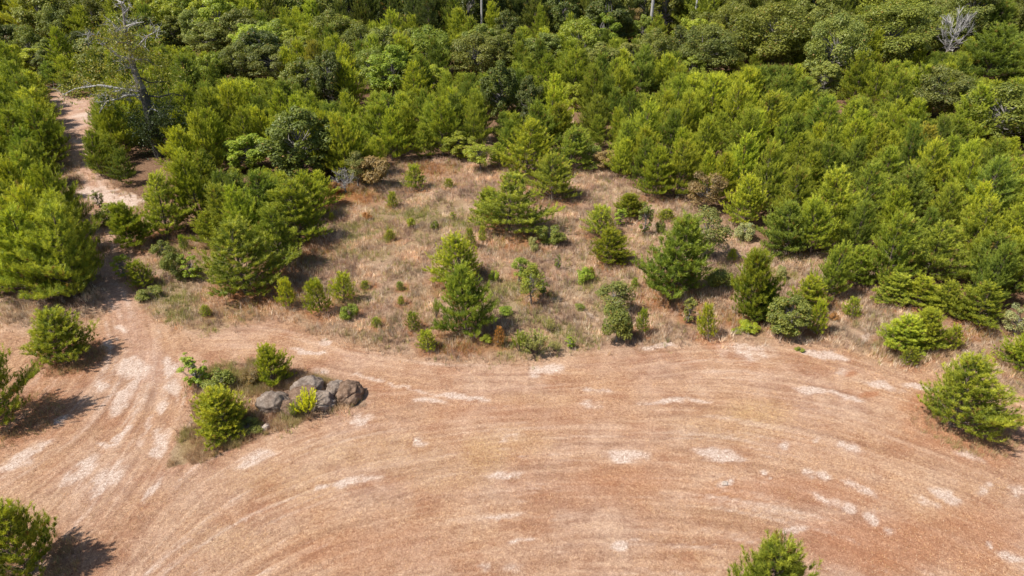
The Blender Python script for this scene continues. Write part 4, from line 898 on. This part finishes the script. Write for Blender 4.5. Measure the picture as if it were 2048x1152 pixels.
cols_ = [CL['green'], CL['bright'], CL['deep'], CL['green'], CL['olive'], CL['dusk']]
items = [(a[0], a[1], a[2], a[3], r2.randint(0, 3) if a[4] in PINEK and a[4] != 'tallpine' else r2.randint(4, 5)) for _, _, _, a in rest]
for _ in range(520):      # the wood goes on far behind and to the sides
    x = r2.uniform(-260, 260); y = r2.uniform(150, 330); items.append((x, y, r2.uniform(9, 17), r2.uniform(7, 11), r2.randint(0, 5)))
wood_stuff('far_wood', 'mass of further pines and oaks filling the wood behind the stand', items, kinds, cols_)
# ------------------------------------------------------------------ boulders
def rock_mat(name, c1, c2, c3):
    m, t, out = newmat(name); tc = N(t, 'TexCoord'); P_ = tc.outputs['Object']
    n1 = noise(t, P_, 2.2, 6, .65); n2 = noise(t, P_, 11, 8, .7); n3 = noise(t, P_, 40, 4, .7)
    c = mixc(t, ramp(t, n1, .38, .62), c1, c2); c = mixc(t, mth(t, 'MULTIPLY', ramp(t, n2, .52, .68), .6), c, c3)
    c = mixc(t, ramp(t, n3, .35, .6), mixc(t, 1.0, c, (.7, .68, .66), 'MULTIPLY'), c)
    p = N(t, 'BsdfPrincipled'); t.links.new(c, p.inputs['Base Color']); setv(p, {'Roughness': .9, 'Specular IOR Level': .2})
    b = N(t, 'Bump'); setv(b, {'Strength': .7, 'Distance': .05}); t.links.new(mth(t, 'ADD', n2, mth(t, 'MULTIPLY', n3, .4)), b.inputs['Height']); t.links.new(b.outputs[0], p.inputs['Normal']); t.links.new(p.outputs[0], out.inputs[0]); return m
M_rock = rock_mat('grey_granite', (.15, .11, .085), (.31, .25, .205), (.52, .44, .37)); M_rockb = rock_mat('brown_granite', (.12, .072, .045), (.27, .18, .125), (.42, .31, .23))
M_stone = rock_mat('pale_stone', (.45, .36, .29), (.62, .52, .44), (.72, .64, .56))
import bmesh
from mathutils import noise as mn
def boulder(cx, by, wpx, hpx, dep, rz, label, mat, seed, name='boulder'):
    x, y = ground(cx, by); d = project(x, y, .4)[2]; wd = 1.02 * wpx * d / FPX; hh = hpx * d / FPX / math.cos(R(38)) * .66
    bm = bmesh.new(); bmesh.ops.create_icosphere(bm, subdivisions=5, radius=1)
    off = Vector((seed * 3.1, seed * 1.7, 0)); rr = random.Random(seed)
    planes = [(Vector((rr.gauss(0, 1), rr.gauss(0, 1), rr.gauss(0, .7))).normalized(), rr.uniform(.68, .92)) for _ in range(7)]
    ck = Vector((rr.gauss(0, 1), rr.gauss(0, 1), rr.gauss(0, .4))).normalized(); co = rr.uniform(-.2, .2); ck2 = Vector((rr.gauss(0, 1), rr.gauss(0, .5), rr.gauss(0, 1))).normalized(); co2 = rr.uniform(-.4, .4)
    for v in bm.verts:
        p = v.co.copy()
        for n_, k in planes:
            e = p.dot(n_) - k
            if e > 0: p -= n_ * e * .75
        f = 1 + .26 * mn.noise(p * 1.3 + off) + .11 * mn.noise(p * 3.6 + off) + .045 * mn.noise(p * 9 + off)
        cd = abs(p.dot(ck) - co + .12 * mn.noise(p * 2.2 + off)); f -= .17 * max(0, 1 - cd / .06); cd = abs(p.dot(ck2) - co2 + .15 * mn.noise(p * 1.7 + off)); f -= .12 * max(0, 1 - cd / .05)
        p *= f; v.co = Vector((p.x * wd * .54, p.y * dep * .54, p.z * hh * .62))
    me = bpy.data.meshes.new(name); bm.to_mesh(me); bm.free(); me.polygons.foreach_set('use_smooth', [True] * len(me.polygons))
    o = obj(name, me, mat); o.location = (x, y + dep * .42, hh * .26 + float(hgt(x, y))); o.rotation_euler = (rr.uniform(-.15, .15), rr.uniform(-.15, .15), rz); tag(o, label, 'boulder' if name == 'boulder' else 'stone', 'granite boulders of the pile' if name == 'boulder' else None); return o
boulder(542, 827, 58, 50, 1.2, .1, 'rough dark grey boulder at the left end of the pile', M_rock, 1)
boulder(579, 829, 48, 34, .8, -.2, 'low brownish wedge boulder at the front of the pile', M_rockb, 2)
boulder(610, 795, 64, 44, 1.2, .2, 'pale dome boulder at the back top of the pile', M_rock, 3)
boulder(606, 812, 62, 46, 1.0, .0, 'brown boulder in the middle, behind the lime-yellow bush', M_rockb, 4)
boulder(645, 820, 52, 40, 1.0, -.3, 'dark rounded boulder in the middle right of the pile', M_rock, 5)
boulder(670, 795, 46, 40, .9, .5, 'pale upright boulder behind the rightmost one', M_rock, 6)
boulder(694, 807, 52, 44, 1.3, -.2, 'brown rounded boulder at the right end of the pile', M_rockb, 7)
boulder(575, 800, 34, 24, .6, .4, 'small pinkish boulder wedged behind the front ones', M_rockb, 8)
boulder(528, 858, 17, 11, .35, .2, 'small pale stone lying in front of the boulder pile', M_stone, 9, 'stone')
boulder(1450, 972, 16, 6, .2, .5, 'small pale flat stone alone on the open mown field', M_stone, 11, 'stone')
# tall bare forest trunks
for (tx, tb, rad, lab) in [(1297, 90, .26, 'tall straight pale bare trunk rising at the top centre right'), (1252, 84, .19, 'thinner pale trunk left of the tall straight one'), (964, 88, .2, 'thin pale trunk against the dark wood, top centre'), (1382, 92, .18, 'grey trunk right of the tall straight one at the top')]:
    x, y = ground(tx, tb); T = Tubes(); hh = 17; T.add([(0, 0, -.1), (.1, 0, hh * .5), (.05, .1, hh)], [rad, rad * .8, rad * .5], 9)
    r = bpy.data.objects.new('forest_pine_tree', None); COL.objects.link(r); r.location = (x, y, 0); tag(r, lab, 'tree', 'tall forest pines with bare trunks')
    obj('trunk', T.mesh('tall_trunk'), M_bleach, r); pr = PR['tallpine'][0]; c = obj('crown', pr.crown, M_needle, r); c.location = (0, 0, 6); c.color = (*CL['deep'], 1)
